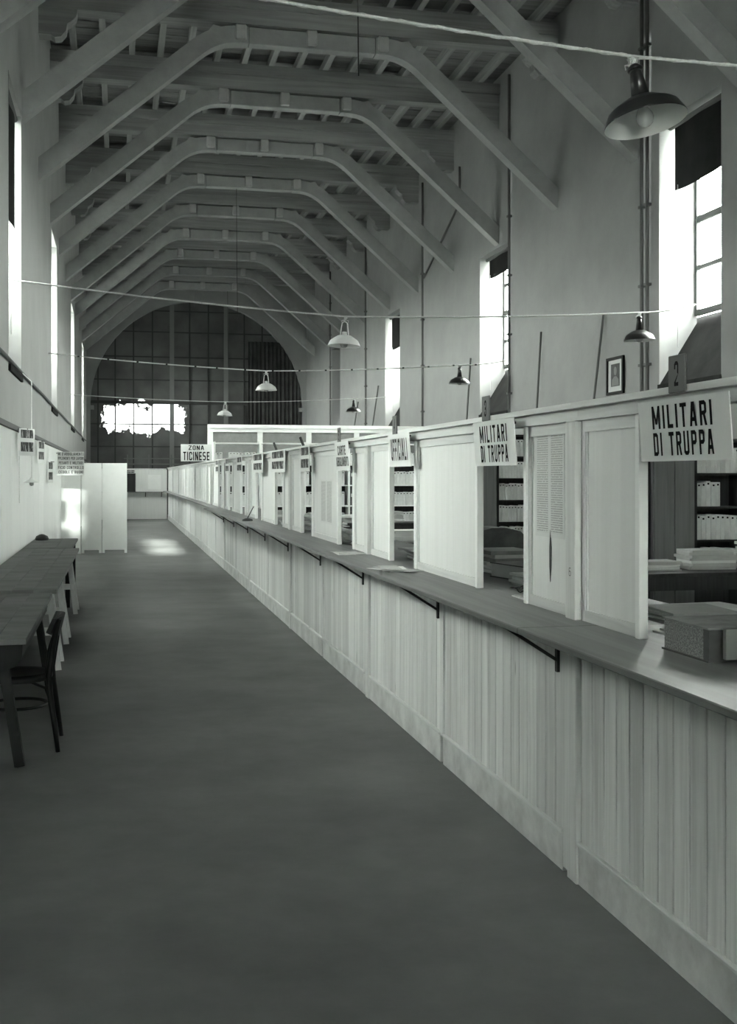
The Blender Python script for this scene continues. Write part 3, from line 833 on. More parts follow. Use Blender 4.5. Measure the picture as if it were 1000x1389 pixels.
# upper screen with ticket windows
ZR0, ZR1 = 1.985, 2.06
WINS = [(3.15, 3.95), (5.16, 5.92), (7.24, 7.97), (9.27, 9.95), (11.32, 12.05), (13.42, 14.12), (15.48, 16.18), (17.55, 18.25), (19.6, 20.3), (21.7, 22.4), (23.75, 24.4)]
for i, (a, b) in enumerate(sec_y):
    b = min(b, YE)
    if a >= YE: break
    lab = 'wooden screen above the counter, %s bay from the camera' % NTH[i]
    root = thing('ticket_screen', lab, 'partition', (XC + 0.04, (a + b) / 2, ZS), 'screen bays standing on the counter')
    part('post', lambda bm: box(bm, XC - 0.03, XC + 0.03, a - 0.05, a + 0.05, ZS + 0.001, ZR0 - 0.001, 0.004), 'post', root, (XC, a, ZS))
    part('top_rail', lambda bm: (box(bm, XC - 0.02, XC + 0.035, a - 0.06, b - 0.061, ZR0, ZR1 - 0.026), box(bm, XC - 0.05, XC + 0.06, a - 0.06, b - 0.061, ZR1 - 0.025, ZR1)), 'rail', root, (XC, a, ZR0))
    ws = [w for w in WINS if a < (w[0] + w[1]) / 2 < b]
    edges = [a + 0.06]
    for w in ws: edges += [w[0], w[1]]
    edges.append(b - 0.06)
    for j in range(0, len(edges) - 1, 2):
        u, v = edges[j], edges[j + 1]
        if v - u < 0.1: continue
        def panel(u, v, xo=0.0, f=0.036):
            x0 = XC + xo
            pn = part('panel', lambda bm: box(bm, x0 + 0.012, x0 + 0.02, u + f - 0.002, v - f + 0.002, ZS + 0.048, ZR0 - 0.048), 'panel', root, (x0, u, ZS))
            for (ya, yb) in ((u + 0.001, u + f), (v - f, v - 0.001)):
                part('stile', lambda bm: box(bm, x0, x0 + 0.022, ya, yb, ZS + 0.002, ZR0 - 0.001), 'post', pn, (x0, ya, ZS))
            part('bottom_rail', lambda bm: box(bm, x0, x0 + 0.022, u + f, v - f, ZS + 0.002, ZS + 0.05), 'rail', pn, (x0, u, ZS))
            part('head_rail', lambda bm: box(bm, x0, x0 + 0.022, u + f, v - f, ZR0 - 0.05, ZR0 - 0.001), 'rail', pn, (x0, u, ZR0))
            for (ya, yb) in ((u + f, u + f + 0.012), (v - f - 0.012, v - f)):
                part('bead', lambda bm: box(bm, x0 + 0.004, x0 + 0.012, ya, yb, ZS + 0.05, ZR0 - 0.05), 'post', pn, (x0, ya, ZS))
        if v - u > 1.6 and not ws:     # far blind bays: tall boards
            n_ = max(1, round((v - u) / 0.55)); st = (v - u) / n_
            for q in range(n_): panel(u + q * st, u + (q + 1) * st)
        else:
            panel(u, v)
    for (w0, w1) in ws:
        # head board behind the sign, narrow white window posts
        for yy in (w0, w1):
            part('window_post', lambda bm: box(bm, XC - 0.012, XC + 0.026, yy - 0.018, yy + 0.018, ZS + 0.001, ZR0 - 0.001, 0.003), 'white_paint', root, (XC, yy, ZS))

# pencilled 6 on the post beside the second window
scr = [o for o in bpy.data.objects if o.name.startswith('ticket_screen')][1]
lettering('6', 0.022, 0.036, (XC - 0.031, 4.555, 1.335), FACE_AISLE, scr, bold=0.16, name='pencil_mark')

# dark slot mark on the notice panel
part('finger_slot', lambda bm: prism(bm, [(4.87, 1.42), (4.885, 1.50), (4.895, 1.42), (4.895, 1.33), (4.885, 1.26), (4.873, 1.33)], 'X', XC + 0.0095, XC + 0.0118), 'iron', scr, (XC, 4.88, 1.3))

# ---- signs over the ticket windows
def window_sign(w, z0, z1, lines, label, tilt=0.0, dy=0.0):
    yc = (w[0] + w[1]) / 2 + dy; wd = w[1] - w[0] + 0.02
    x = XC - 0.062
    root = thing('window_sign', label, 'sign', (x, yc, z0))
    part('card', lambda bm: mbox(bm, Matrix.Translation((x, yc, (z0 + z1) / 2)) @ Matrix.Rotation(math.radians(tilt), 4, 'X') @ Matrix.Rotation(math.radians(-4), 4, 'Y'), 0.004, wd, z1 - z0), 'card', root)
    zm = (z0 + z1) / 2; h = z1 - z0
    for (txt, fw, fh, off) in lines:
        o = lettering(txt, wd * fw, h * fh, (x - 0.0045, yc, zm + off * h), FACE_AISLE, root, bold=0.33, space=0.42)
        o.location = Vector((-0.0045 - 0.07 * off * h * -1 * 0 + 0.0, 0, h / 2 + off * h))
        o.rotation_euler = (math.radians(tilt), math.radians(-4), 0)
        o.location.x = -0.0035 - math.sin(math.radians(4)) * off * h
    for s in (-1, 1):
        part('nail', lambda bm: box(bm, x - 0.007, x + 0.011, yc + s * (wd / 2 - 0.03) - 0.006, yc + s * (wd / 2 - 0.03) + 0.006, z1 - 0.03, z1 - 0.018), 'iron', root)
    return root
window_sign((3.20, 3.81), 1.80, 2.015, [('MILITARI', .66, .38, .22), ('DI TRUPPA', .66, .38, -.22)], 'white card MILITARI DI TRUPPA over the nearest ticket window', 0.0)
window_sign((5.16, 5.78), 1.80, 2.03, [('MILITARI', .66, .38, .21), ('DI TRUPPA', .66, .38, -.23)], 'white card MILITARI DI TRUPPA over the second ticket window', 0.0)
window_sign((7.17, 7.74), 1.81, 2.035, [('UFFICIALI', .76, .66, 0.02)], 'white card UFFICIALI over the third ticket window', 0.0)
window_sign((9.17, 9.76), 1.79, 2.04, [('CARTE', .56, .32, .2), ('ABBIGLIAMENTO', .86, .32, -.18)], 'white card CARTE ABBIGLIAMENTO over the fourth ticket window', 0.0)
far_signs = [((11.15, 11.75), 'two-block printed card over the fifth ticket window'), ((12.85, 14.1), 'wide printed card over the sixth ticket window'),
             ((14.9, 16.05), 'wide printed card over the seventh ticket window'), ((17.5, 18.3), 'printed card over the eighth ticket window'),
             ((19.6, 20.3), 'printed card over the ninth ticket window'), ((21.7, 22.4), 'printed card over the tenth ticket window')]
for (w, lab) in far_signs:
    yc = (w[0] + w[1]) / 2
    root = thing('window_sign', lab, 'sign', (XC - 0.062, yc, 1.79))
    sh = uv_sheet('card', w[1] - w[0], 0.26, 0.004, (XC - 0.06, yc, 1.92), FACE_AISLE, 'poster_print', root)

# number cards on the top rail
for yt, num, lab in ((3.565, '2', 'dark card numbered 2 on the screen rail over the nearest window'), (5.63, '3', 'dark card numbered 3 on the screen rail over the second window'),
                (7.62, '4', 'small dark number card on the rail over the third window'), (9.65, '5', 'small dark number card on the rail over the fourth window')):
    root = thing('number_card', lab, 'number card', (XC - 0.06, yt, 1.99))
    part('card', lambda bm: box(bm, XC - 0.06, XC - 0.052, yt - 0.075, yt + 0.045, 2.035, 2.165, 0.003), 'tag', root)
    lettering(num, 0.03, 0.085, (XC - 0.0605, yt - 0.015, 2.10), FACE_AISLE, root)

# number cards and small hooks further along the rail
for yt in (11.9, 14.0):
    single('rail_hook', lambda bm: bar(bm, (XC, yt, 2.06), (XC - 0.03, yt + 0.05, 2.16), 0.02, 0.02), 'iron', (XC, yt, 2.06), 'short dark peg on the screen rail over the %s window' % ('fifth' if yt < 13 else 'sixth'), 'peg')

# notice sheet on the panel beside the second window, list on the fourth big panel
o = uv_sheet('notice_sheet', 0.36, 0.50, 0.0015, (XC + 0.0118, 4.895, 1.715), FACE_AISLE, 'print', None)
tagp(o, 'tall sheet of fine print on the panel beside the second ticket window', 'notice')
o = uv_sheet('notice_sheet', 0.62, 0.42, 0.0015, (XC + 0.0118, 10.62, 1.5), FACE_AISLE, 'print', None)
tagp(o, 'faint printed list on the broad panel beyond the fourth ticket window', 'notice')

# ZONA TICINESE sign standing out over the aisle
root = thing('zone_sign', 'white sign ZONA TICINESE sticking out from the screen over the aisle', 'sign', (1.70, 25.2, 2.04))
part('card', lambda bm: box(bm, 1.34, 2.02, 25.2, 25.215, 2.064, 2.44, 0.002), 'card', root)
lettering('ZONA', 0.34, 0.10, (1.68, 25.196, 2.365), FACE_CAM, root)
lettering('TICINESE', 0.58, 0.19, (1.68, 25.196, 2.18), FACE_CAM, root)

# ================================================================== end screen across the aisle
es = thing('end_screen', 'low white boarded screen closing the far end of the aisle', 'partition', (0.3, YE, 0))
part('lower_panel', lambda bm: box(bm, XL + 0.04, XC - 0.03, YE, YE + 0.04, 0, 1.08), 'panel', es)
part('upper_panel', lambda bm: (box(bm, XL + 0.04, 0.18, YE, YE + 0.04, 1.101, 1.98), box(bm, 0.66, XC - 0.03, YE, YE + 0.04, 1.101, 1.98), box(bm, 0.18, 0.66, YE, YE + 0.04, 1.84, 1.98)), 'panel', es)
part('shelf', lambda bm: box(bm, XL + 0.04, 1.73, YE - 0.22, YE + 0.02, 1.081, 1.10), 'shelf', es)
part('top_rail', lambda bm: box(bm, XL + 0.04, XC - 0.05, YE - 0.02, YE + 0.06, 1.981, 2.03), 'post', es)
for x in (0.16, 1.05, 1.68):
    part('bracket', lambda bm: bar(bm, (x, YE - 0.2, 1.07), (x, YE - 0.005, 0.9), 0.03, 0.02), 'iron', es)
part('frame_panel', lambda bm: box(bm, 1.15, 1.66, YE - 0.012, YE - 0.001, 1.2, 1.78), 'white_paint', es)
part('back_board', lambda bm: box(bm, 0.18, 0.66, YE + 0.3, YE + 0.32, 1.1, 1.84), 'office_dark', es)
sg = uv_sheet('hatch_sign', 0.5, 0.13, 0.004, (0.42, YE - 0.002, 1.9), FACE_CAM, 'poster_print', None)
tagp(sg, 'small printed strip above the hatch in the far end screen', 'sign')
# guard rail in front of the arched window
gr = thing('guard_rail', 'pale metal guard rail in front of the arched window', 'railing', (1.5, YE + 0.6, 0))
part('top_bar', lambda bm: box(bm, 0.2, 3.4, YE + 0.58, YE + 0.62, 2.42, 2.46), 'pipe', gr)
part('lower_bar', lambda bm: box(bm, 0.2, 3.4, YE + 0.58, YE + 0.62, 2.18, 2.24), 'pipe', gr)
for x in (0.35, 1.2, 2.1):
    part('upright', lambda bm: box(bm, x - 0.03, x + 0.03, YE + 0.54, YE + 0.579, 0, 2.6), 'pipe', gr)

# ================================================================== cross partition and shelving in the office
YP = 25.75
cp = thing('cross_partition', 'tall white framed partition with ribbed glass panels across the office', 'partition', (4.9, YP, 0))
part('top_rail', lambda bm: (box(bm, XC + 0.04, XR - 0.12, YP - 0.06, YP + 0.06, 2.83, 2.91), box(bm, XC + 0.04, XR - 0.12, YP - 0.035, YP + 0.035, 2.74, 2.83)), 'white_paint', cp)
px = [2.03 + i * 1.13 for i in range(6)]
for x in px:
    part('post', lambda bm: box(bm, x - 0.06, x + 0.06, YP - 0.045, YP + 0.045, 0, 2.739), 'white_paint', cp, (x, YP, 0))
for x in px[:-1]:
    part('glass_panel', lambda bm: box(bm, x + 0.061, x + 1.069, YP - 0.008, YP + 0.008, 2.1, 2.739), 'frosted', cp, (x, YP, 2.1))
    part('lower_panel', lambda bm: box(bm, x + 0.061, x + 1.069, YP - 0.02, YP + 0.02, 0.02, 2.06), 'panel', cp, (x, YP, 0))
    part('rail', lambda bm: box(bm, x + 0.061, x + 1.069, YP - 0.035, YP + 0.035, 2.061, 2.099), 'white_paint', cp, (x, YP, 2.1))

def seen(x, y, z, m=0.3):
    """could the camera, or one a step aside, see this spot over or through the screen"""
    if x < XC + 0.1: return True
    yy = y * XC / x; zz = CAM_H + (z - CAM_H) * XC / x
    if zz > 2.0: return True
    if zz < 1.05: return False
    return any(a - m < yy < b + m for a, b in WINS)

def bookcase(name, label, x0, x1, y, zs, edge, back, depth=0.34, posts=4):
    root = thing(name, label, 'bookcase', ((x0 + x1) / 2, y + depth / 2, 0))
    part('back', lambda bm: box(bm, x0, x1, y + depth - 0.015, y + depth, 0.0, zs[-2] if edge == 'white_paint' else zs[-1]), back, root)
    for k in range(posts):
        x = x0 + (x1 - x0 - 0.04) * k / (posts - 1)
        part('upright', lambda bm: box(bm, x, x + 0.04, y, y + depth - 0.016, 0, zs[-1] + 0.02), edge, root, (x, y, 0))
    for z in zs:
        for k in range(posts - 1):
            xa = x0 + (x1 - x0 - 0.04) * k / (posts - 1) + 0.041; xb = x0 + (x1 - x0 - 0.04) * (k + 1) / (posts - 1) - 0.001
            part('shelf', lambda bm: box(bm, xa, xb, y + 0.004, y + depth - 0.016, z - 0.026, z), edge, root, (xa, y, z))
    return root

def book_mesh(w, h, d, mat, label=True):
    bm = bmesh.new()
    box(bm, -w / 2 + 0.001, w / 2 - 0.001, 0, d, 0, h, 0.004)
    # raised spine band lines
    for z in (0.16, 0.8):
        box(bm, -w / 2 + 0.004, w / 2 - 0.004, -0.002, 0.003, h * z, h * z + 0.006)
    finish(bm)
    me = bpy.data.meshes.new('binder'); bm.to_mesh(me); bm.free(); me.materials.append(M[mat]); return me
def spine_mesh(w, h):
    return mesh_of(lambda bm: (box(bm, -w * 0.18, w * 0.18, -0.0045, -0.001, h * 0.86, h * 0.93) if w < 0.09 else box(bm, -w * 0.32, w * 0.32, -0.0045, -0.001, h * 0.56, h * 0.78)), 'ink' if w < 0.09 else 'spine_label', 'spine_label')
_bk = {}
def fill(x0, x1, y, z, w, h, d, mat, name, label, cat, group, skip=0.0, lean=0.0):
    key = (w, h, d, mat)
    if key not in _bk: _bk[key] = (book_mesh(w, h, d, mat), spine_mesh(w, h))
    me, sp = _bk[key]
    x = x0 + w / 2; c = 0
    while x < x1 - w / 2:
        if random.random() >= skip and seen(x, y, z + h / 2, 0.16):
            o = link(name, me); o.location = (x, y + random.uniform(0, 0.015), z + 0.0005)
            o.scale = (1, 1, random.uniform(0.95, 1.03))
            tagp(o, label, cat, group)
            s = link('spine_label', sp); s.parent = o; c += 1
        x += w * 1.01
    return c

# far case in front of the cross partition
zsA = [0.16, 0.62, 1.08, 1.54, 2.0, 2.47]
bookcase('bookcase', 'wide white open bookcase in front of the cross partition', 2.02, 7.05, 24.7, zsA, 'white_paint', 'office_dark', 0.4, 6)
cnt = 0
ROWN = {0.62: 'low', 1.08: 'second', 1.54: 'third', 2.0: 'top'}
for z in (0.62, 1.08, 1.54, 2.0):
    for k in range(5):
        xa = 2.02 + 0.998 * k + 0.05; xb = xa + 0.89
        if k == 3 and z < 2:
            cnt += fill(xa, xb, 24.74, z, 0.125, 0.33, 0.3, 'binder_dark', 'box_file', 'dark box file with pale label on the %s shelf of the white bookcase' % ROWN[z], 'box file', 'dark box files on the %s shelf of the white bookcase' % ROWN[z])
        else:
            h_ = 0.3 if z < 2 else 0.26
            cnt += fill(xa, xb, 24.74, z, 0.072, h_, 0.26, 'binder', 'file_binder', 'pale file on the %s shelf of the wide white bookcase' % ROWN[z], 'binder', 'pale files on the %s shelf of the white bookcase' % ROWN[z], skip=0.06)
# middle case against the right wall (seen through the second window)
zsB = [0.1, 0.5, 0.9, 1.3, 1.7, 2.1, 2.5]
bookcase('bookcase', 'dark open bookcase of white registers seen through the second ticket window', 6.75, 7.75, 19.6, zsB, 'office_dark', 'office_dark', 0.36, 2)
for rn, z in zip(('lowest', 'second', 'third', 'fourth', 'top'), zsB[1:6]):
    for k in range(1):
        xa = 6.75 + 0.05
        cnt += fill(xa, xa + 0.9, 19.63, z, 0.058, 0.3, 0.27, 'binder', 'register', 'white register on the %s filled shelf behind the second ticket window' % rn, 'book', 'white registers on the %s shelf behind the second ticket window' % rn)
# near case
zsC = [0.1, 0.52, 0.94, 1.36, 1.78, 2.2]
bookcase('bookcase', 'dark open bookcase of white registers seen through the nearest ticket window', 7.04, 7.76, 12.9, zsC, 'office_dark', 'office_dark', 0.36, 2)
for rn, z in zip(('lowest', 'second', 'third', 'top'), zsC[1:5]):
    cnt += fill(7.09, 7.71 if z > 1.5 or z < 1 else 7.45, 12.93, z, 0.066, 0.31, 0.27, 'binder', 'register', 'white register on the %s filled shelf right of the grey cupboard' % rn, 'book', 'white registers on the %s shelf right of the grey cupboard' % rn)
bookcase('bookcase', 'narrow dark bookcase just left of the grey cupboard', 5.55, 6.44, 12.9, zsC, 'office_dark', 'office_dark', 0.36, 2)
for rn, z in zip(('lowest', 'second', 'third', 'top'), zsC[1:5]):
    cnt += fill(5.60, 6.39, 12.93, z, 0.066, 0.31, 0.27, 'binder', 'register', 'white register on the %s filled shelf left of the grey cupboard' % rn, 'book', 'white registers on the %s shelf left of the grey cupboard' % rn)
cb = thing('cupboard', 'grey wooden cupboard between the two dark bookcases', 'cupboard', (6.74, 12.95, 0))
part('body', lambda bm: box(bm, 6.46, 7.02, 12.86, 13.25, 0, 2.3), 'grey_door', cb)
for (a, b) in ((6.47, 6.735), (6.745, 7.01)):
    part('door', lambda bm: box(bm, a, b, 12.835, 12.859, 0.08, 2.26, 0.004), 'grey_door', cb, (a, 12.84, 0.08))
cb2 = thing('cupboard', 'pale grey cupboard left of the bookcase behind the second ticket window', 'cupboard', (6.5, 19.75, 0))
part('body', lambda bm: box(bm, 6.2, 6.73, 19.56, 19.95, 0, 2.4), 'grey_door', cb2)
part('door', lambda bm: box(bm, 6.21, 6.72, 19.535, 19.559, 0.08, 2.36, 0.004), 'grey_door', cb2, (6.21, 19.54, 0.08))

# ---- desks
def desk(label, x0, x1, y0, y1, h=0.8, mat='office_dark'):
    root = thing('office_desk', label, 'desk', ((x0 + x1) / 2, (y0 + y1) / 2, 0), 'desks behind the counter')
    part('desk_top', lambda bm: box(bm, x0, x1, y0, y1, h - 0.035, h, 0.004), mat, root)
    for x in (x0 + 0.05, x1 - 0.05):
        for y in (y0 + 0.05, y1 - 0.05):
            part('leg', lambda bm: box(bm, x - 0.03, x + 0.03, y - 0.03, y + 0.03, 0, h - 0.036), mat, root, (x, y, 0))
    part('apron', lambda bm: (box(bm, x0 + 0.04, x1 - 0.04, y0 + 0.03, y0 + 0.05, h - 0.16, h - 0.036), box(bm, x0 + 0.03, x0 + 0.05, y0 + 0.08, y1 - 0.08, h - 0.16, h - 0.036)), mat, root)
    return root
def pile(label, x, y, z, w, l, n_, t=0.02, mats=('paper', 'paper_grey'), jit=0.02, rot=0.0, name='paper_stack', cat='papers'):
    root = thing(name, label, cat, (x, y, z))
    zz = z + 0.0005
    for q in range(n_):
        th = t * random.uniform(0.6, 1.4)
        a = rot + random.uniform(-0.12, 0.12) * (4 if name == 'loose_sheets' else 1); dx, dy = random.uniform(-jit, jit), random.uniform(-jit, jit)
        ww, ll = w * random.uniform(0.88, 1.04), l * random.uniform(0.9, 1.04)
        def fn(bm):
            mbox(bm, Matrix.Translation((x + dx, y + dy, zz + th / 2)) @ Matrix.Rotation(a, 4, 'Z'), ww, ll, th)
        part('folder', fn, random.choice(mats), root)
        zz += th + 0.0005
    return root

ZI = ZS - 0.003
DK = [
 ('dark desk heaped with files seen through the nearest ticket window', 4.1, 6.2, 9.4, 10.3, 0.86),
 ('dark desk close behind the nearest ticket window', 2.9, 4.4, 5.6, 6.5, 0.9),
 ('dark desk with ledgers seen through the second ticket window', 2.9, 4.05, 9.0, 9.9, 0.92),
 ('dark desk further back seen through the second ticket window', 3.8, 5.6, 12.9, 12.0, 0.9),
 ('desk with folders seen through the third ticket window', 3.0, 4.6, 13.6, 14.4, 0.9),
 ('desk in front of the white bookcase seen through the fourth ticket window', 3.2, 5.4, 19.6, 20.4, 0.9)]
for lab, x0, x1, y0, y1, h in DK:
    desk(lab, x0, x1, min(y0, y1), max(y0, y1), h)
# piles on the desks
k = 0
for (x, y, z, w, l, n_, lab) in [
  (4.45, 9.75, .86, .34, .30, 9, 'loose pile of pale papers on the far heaped desk, left end'),
  (4.95, 9.8, .86, .36, .3, 5, 'low pile of pale papers on the middle of the heaped desk'),
  (5.5, 9.85, .86, .5, .34, 8, 'slumped stack of folders on the right of the heaped desk'),
  (5.95, 9.7, .86, .3, .3, 11, 'taller stack of folders on the right end of the heaped desk'),
  (3.35, 6.0, .90, .45, .34, 4, 'flat papers on the desk close behind the nearest window'),
  (3.95, 6.1, .90, .42, .32, 6, 'stack of papers on the desk close behind the nearest window'),
  (3.82, 9.25, .92, .36, .3, 6, 'pale folder stack on the desk behind the second window'),
  (3.7, 9.68, .92, .4, .3, 9, 'broad stack of files on the desk behind the second window'),
  (4.3, 12.4, .90, .6, .36, 6, 'wide flat papers on the back desk behind the second window'),
  (5.1, 12.5, .90, .4, .3, 8, 'bundle of papers on the right of the back desk'),
  (3.5, 14.0, .90, .5, .34, 7, 'white papers heaped on the desk behind the third window'),
  (4.1, 14.0, .90, .45, .34, 4, 'grey folders on the desk behind the third window'),
  (4.0, 20.0, .90, .6, .4, 6, 'papers on the desk before the white bookcase, left heap'),
  (4.8, 20.0, .90, .5, .4, 9, 'papers on the desk before the white bookcase, right heap')]:
    pile(lab, x, y, z, w, l, n_, 0.022)
# on the inner counter board just inside each window
pile('white papers spread on the sill inside the nearest ticket window', 2.24, 3.98, ZI, 0.28, 0.34, 3, 0.006)
pile('tall stack of pale registers at the right inside the nearest ticket window', 2.49, 3.42, ZI, 0.2, 0.34, 6, 0.034, ('paper', 'paper_grey', 'paper'))
pile('flat sheets lying deeper inside the nearest ticket window', 2.44, 4.5, ZI, 0.30, 0.36, 4, 0.008)
pile('flat folders on the board inside the second ticket window', 2.38, 6.0, ZI, 0.34, 0.36, 5, 0.014)
pile('fanned folders deep inside the second ticket window', 2.44, 6.95, ZI, 0.30, 0.4, 7, 0.018, ('paper_grey', 'ledger_cloth', 'paper'))
pile('pale slip of papers at the edge of the second ticket window', 2.04, 5.42, ZI, 0.12, 0.2, 2, 0.006)
pile('crumpled papers inside the third ticket window', 2.3, 8.1, ZI, 0.34, 0.42, 6, 0.012, jit=0.05)
pile('papers heaped inside the fourth ticket window', 2.25, 10.15, ZI, 0.34, 0.44, 8, 0.016, jit=0.05)
pile('papers heaped inside the fifth ticket window', 2.25, 12.3, ZI, 0.34, 0.44, 12, 0.016, jit=0.05)
pile('papers heaped inside the sixth ticket window', 2.25, 14.35, ZI, 0.34, 0.44, 8, 0.012, jit=0.05)
pile('papers heaped inside the seventh ticket window', 2.25, 16.5, ZI, 0.34, 0.44, 8, 0.012, jit=0.05)
# loose sheets on the counter top in the aisle
pile('few crumpled sheets on the counter ledge below the third ticket window', 1.735, 7.12, ZS, 0.13, 0.26, 7, 0.003, jit=0.07, name='loose_sheets')
pile('few pale sheets on the counter ledge beyond the third ticket window', 1.74, 8.75, ZS, 0.15, 0.36, 3, 0.003, jit=0.04, name='loose_sheets')

# closed cases / ledgers behind second window
def ledger(name, label, cat, x, y, z, w, l, h, rot, cover, edge):
    root = thing(name, label, cat, (x, y, z))
    m = Matrix.Translation((x, y, z)) @ Matrix.Rotation(rot, 4, 'Z')
    def T(dx, dy, dz): return m @ Matrix.Translation((dx, dy, dz))
    part('cover_board', lambda bm: mbox(bm, T(0, 0, 0.0035), w, l, 0.006), cover, root)
    part('cover_board', lambda bm: mbox(bm, T(0, 0, h - 0.003), w, l, 0.006), cover, root)
    part('page_block', lambda bm: mbox(bm, T(0, 0, h / 2), w - 0.014, l - 0.014, h - 0.014), edge, root)
    part('spine', lambda bm: mbox(bm, T(w / 2 + 0.003, 0, h / 2), 0.008, l, h - 0.001), 'leather', root)
    return root
ledger('ledger', 'large dark ledger slanting on the board inside the second ticket window', 'book', 2.42, 6.45, ZI, 0.3, 0.4, 0.09, 0.2, 'leather', 'paper_grey')
dc = thing('document_case', 'dark case with a rounded lid on the desk behind the second ticket window', 'case', (3.2, 9.4, .92))
part('body', lambda bm: box(bm, 2.95, 3.45, 9.2, 9.6, .9205, 1.12, 0.008), 'ledger_cloth', dc)
part('lid', lambda bm: prism(bm, [(2.94, 1.121), (3.46, 1.121), (3.45, 1.20), (3.38, 1.27), (3.25, 1.30), (3.12, 1.30), (3.0, 1.27), (2.95, 1.20)], 'Y', 9.19, 9.61), 'leather', dc)
part('end_label', lambda bm: box(bm, 3.0, 3.16, 9.196, 9.1995, 0.97, 1.08), 'spine_label', dc)
# thin string tangle inside second window
def f_string(bm):
    pts = []
    for q in range(90):
        t = q / 89 * 2 * PI * 4.3
        r = 0.06 + 0.03 * math.sin(q * 0.37)
        pts.append((2.12 + r * math.cos(t), 5.72 + 1.6 * r * math.sin(t * 1.07), ZI + 0.006 + 0.008 * (1 + math.sin(q * 0.9)) + q * 0.0001))
    tube(bm, pts, 0.003, 5)
single('string_tangle', f_string, 'iron', (2.12, 5.72, ZI), 'tangle of dark string on the sill of the second ticket window', 'string')

# great ledger on the counter at the right edge
ldg = thing('account_book', 'thick account book with marbled page edges lying on the counter', 'book', (2.12, 3.555, ZS))
Lm = Matrix.Translation((2.125, 3.555, ZS)) @ Matrix.Rotation(math.radians(0.5), 4, 'Z')
def LT(x, y, z): return Lm @ Matrix.Translation((x, y, z))
# one long edge faces the aisle; the near end shows the leather back and pale pages
part('cover_board', lambda bm: mbox(bm, LT(0, 0, 0.0035), 0.45, 0.32, 0.006), 'leather', ldg)
part('cover_board', lambda bm: mbox(bm, LT(0, 0, 0.112), 0.45, 0.32, 0.006), 'ledger_cloth', ldg)
part('page_block', lambda bm: mbox(bm, LT(0.0, 0.012, 0.0578), 0.436, 0.28, 0.102), 'marbled', ldg)
part('leather_corner', lambda bm: prism(bm, [(1.905, 3.392), (1.955, 3.392), (1.955, 3.426), (1.903, 3.426)], 'Z', ZS + 0.007, ZS + 0.1085), 'leather', ldg)
part('page_ends', lambda bm: mbox(bm, LT(0.035, -0.142, 0.0578), 0.38, 0.026, 0.102), 'paper', ldg)

# desk lamp thing on counter far (small dark stamp pad)
def f_blot(bm):
    lathe(bm, [(0.0, 0.0), (0.075, 0.0), (0.07, 0.02), (0.03, 0.035), (0.0, 0.04)], (1.72, 15.4, ZS + 0.0005), 16)
    tube(bm, [(1.72, 15.4, ZS + 0.035), (1.8, 15.36, ZS + 0.2)], 0.007, 6)
single('pen_stand', f_blot, 'iron', (1.72, 15.4, ZS), 'small dark inkwell with a slanting pen on the counter ledge', 'inkwell')

# ================================================================== left side of the aisle
def plank_table(label, y0, y1, xr, h, mat, n_=4):
    root = thing('trestle_table', label, 'table', ((XL + xr) / 2, (y0 + y1) / 2, 0))
    w = (xr - XL - 0.06) / n_
    for q in range(n_):
        x = XL + 0.06 + q * w
        part('plank', lambda bm: box(bm, x + 0.001, x + w - 0.001, y0 + random.uniform(-0.004, 0.004), y1, h - 0.035, h, 0.003), mat, root, (x, y0, h))
    return root
t1 = plank_table('dark worn table at the left edge with the bentwood chair', 6.98, 9.66, -0.535, 0.78, 'table')
part('end_apron', lambda bm: prism(bm, [(XL + 0.1, 0.744), (-0.56, 0.744), (-0.565, 0.66), (-0.60, 0.61), (-0.68, 0.58), (XL + 0.1, 0.58)], 'Y', 7.03, 7.06), 'dark_wood', t1)
part('side_apron', lambda bm: box(bm, -0.60, -0.575, 7.08, 9.6, 0.64, 0.744), 'dark_wood', t1)
for (x, y) in ((-0.70, 7.12), (-0.66, 9.5), (XL + 0.15, 7.12), (XL + 0.15, 9.5)):
    s = 0.12 if x > -1 else -0.03
    part('leg', lambda bm: bar(bm, (x + s, y - 0.04, 0.0), (x, y, 0.745), 0.06, 0.055, (0, 1, 0)), 'dark_wood', t1)
t2 = plank_table('long plank table on white trestles along the aisle wall', 9.72, 15.25, -0.505, 0.80, 'table')
for yt in (10.75, 12.35, 14.95):
    for s in (-1, 1):
        part('trestle_leg', lambda bm: bar(bm, (-0.53, yt + s * 0.26, 0), (-0.62, yt + s * 0.07, 0.70), 0.055, 0.045, (0, 1, 0)), 'trestle', t2)
        part('trestle_leg', lambda bm: bar(bm, (XL + 0.12, yt + s * 0.26, 0), (XL + 0.2, yt + s * 0.07, 0.70), 0.055, 0.045, (0, 1, 0)), 'trestle', t2)
    part('trestle_beam', lambda bm: box(bm, XL + 0.12, -0.55, yt - 0.045, yt + 0.045, 0.685, 0.764), 'trestle', t2)
    part('stretcher', lambda bm: (bar(bm, (-0.57, yt - 0.2, 0.33), (-0.57, yt + 0.2, 0.33), 0.03, 0.07), bar(bm, (XL + 0.15, yt - 0.17, 0.34), (-0.57, yt - 0.17, 0.34), 0.03, 0.07)), 'trestle', t2)
t3 = plank_table('small plank table beyond the long trestle table', 15.35, 17.6, -0.60, 0.80, 'table', 3)
for (x, y) in ((-0.66, 15.45), (-0.66, 17.4), (XL + 0.15, 15.45), (XL + 0.15, 17.4)):
    part('leg', lambda bm: box(bm, x - 0.03, x + 0.03, y - 0.03, y + 0.03, 0, 0.764), 'dark_wood', t3)
single('cap', lambda bm: lathe(bm, [(0.09, 0), (0.1, 0.02), (0.08, 0.06), (0.03, 0.085), (0, 0.09)], (-1.1, 17.2, 0.801), 16), 'iron', (-1.1, 17.2, 0.80), 'small dark cap-like bundle on the far table by the wall', 'bundle')

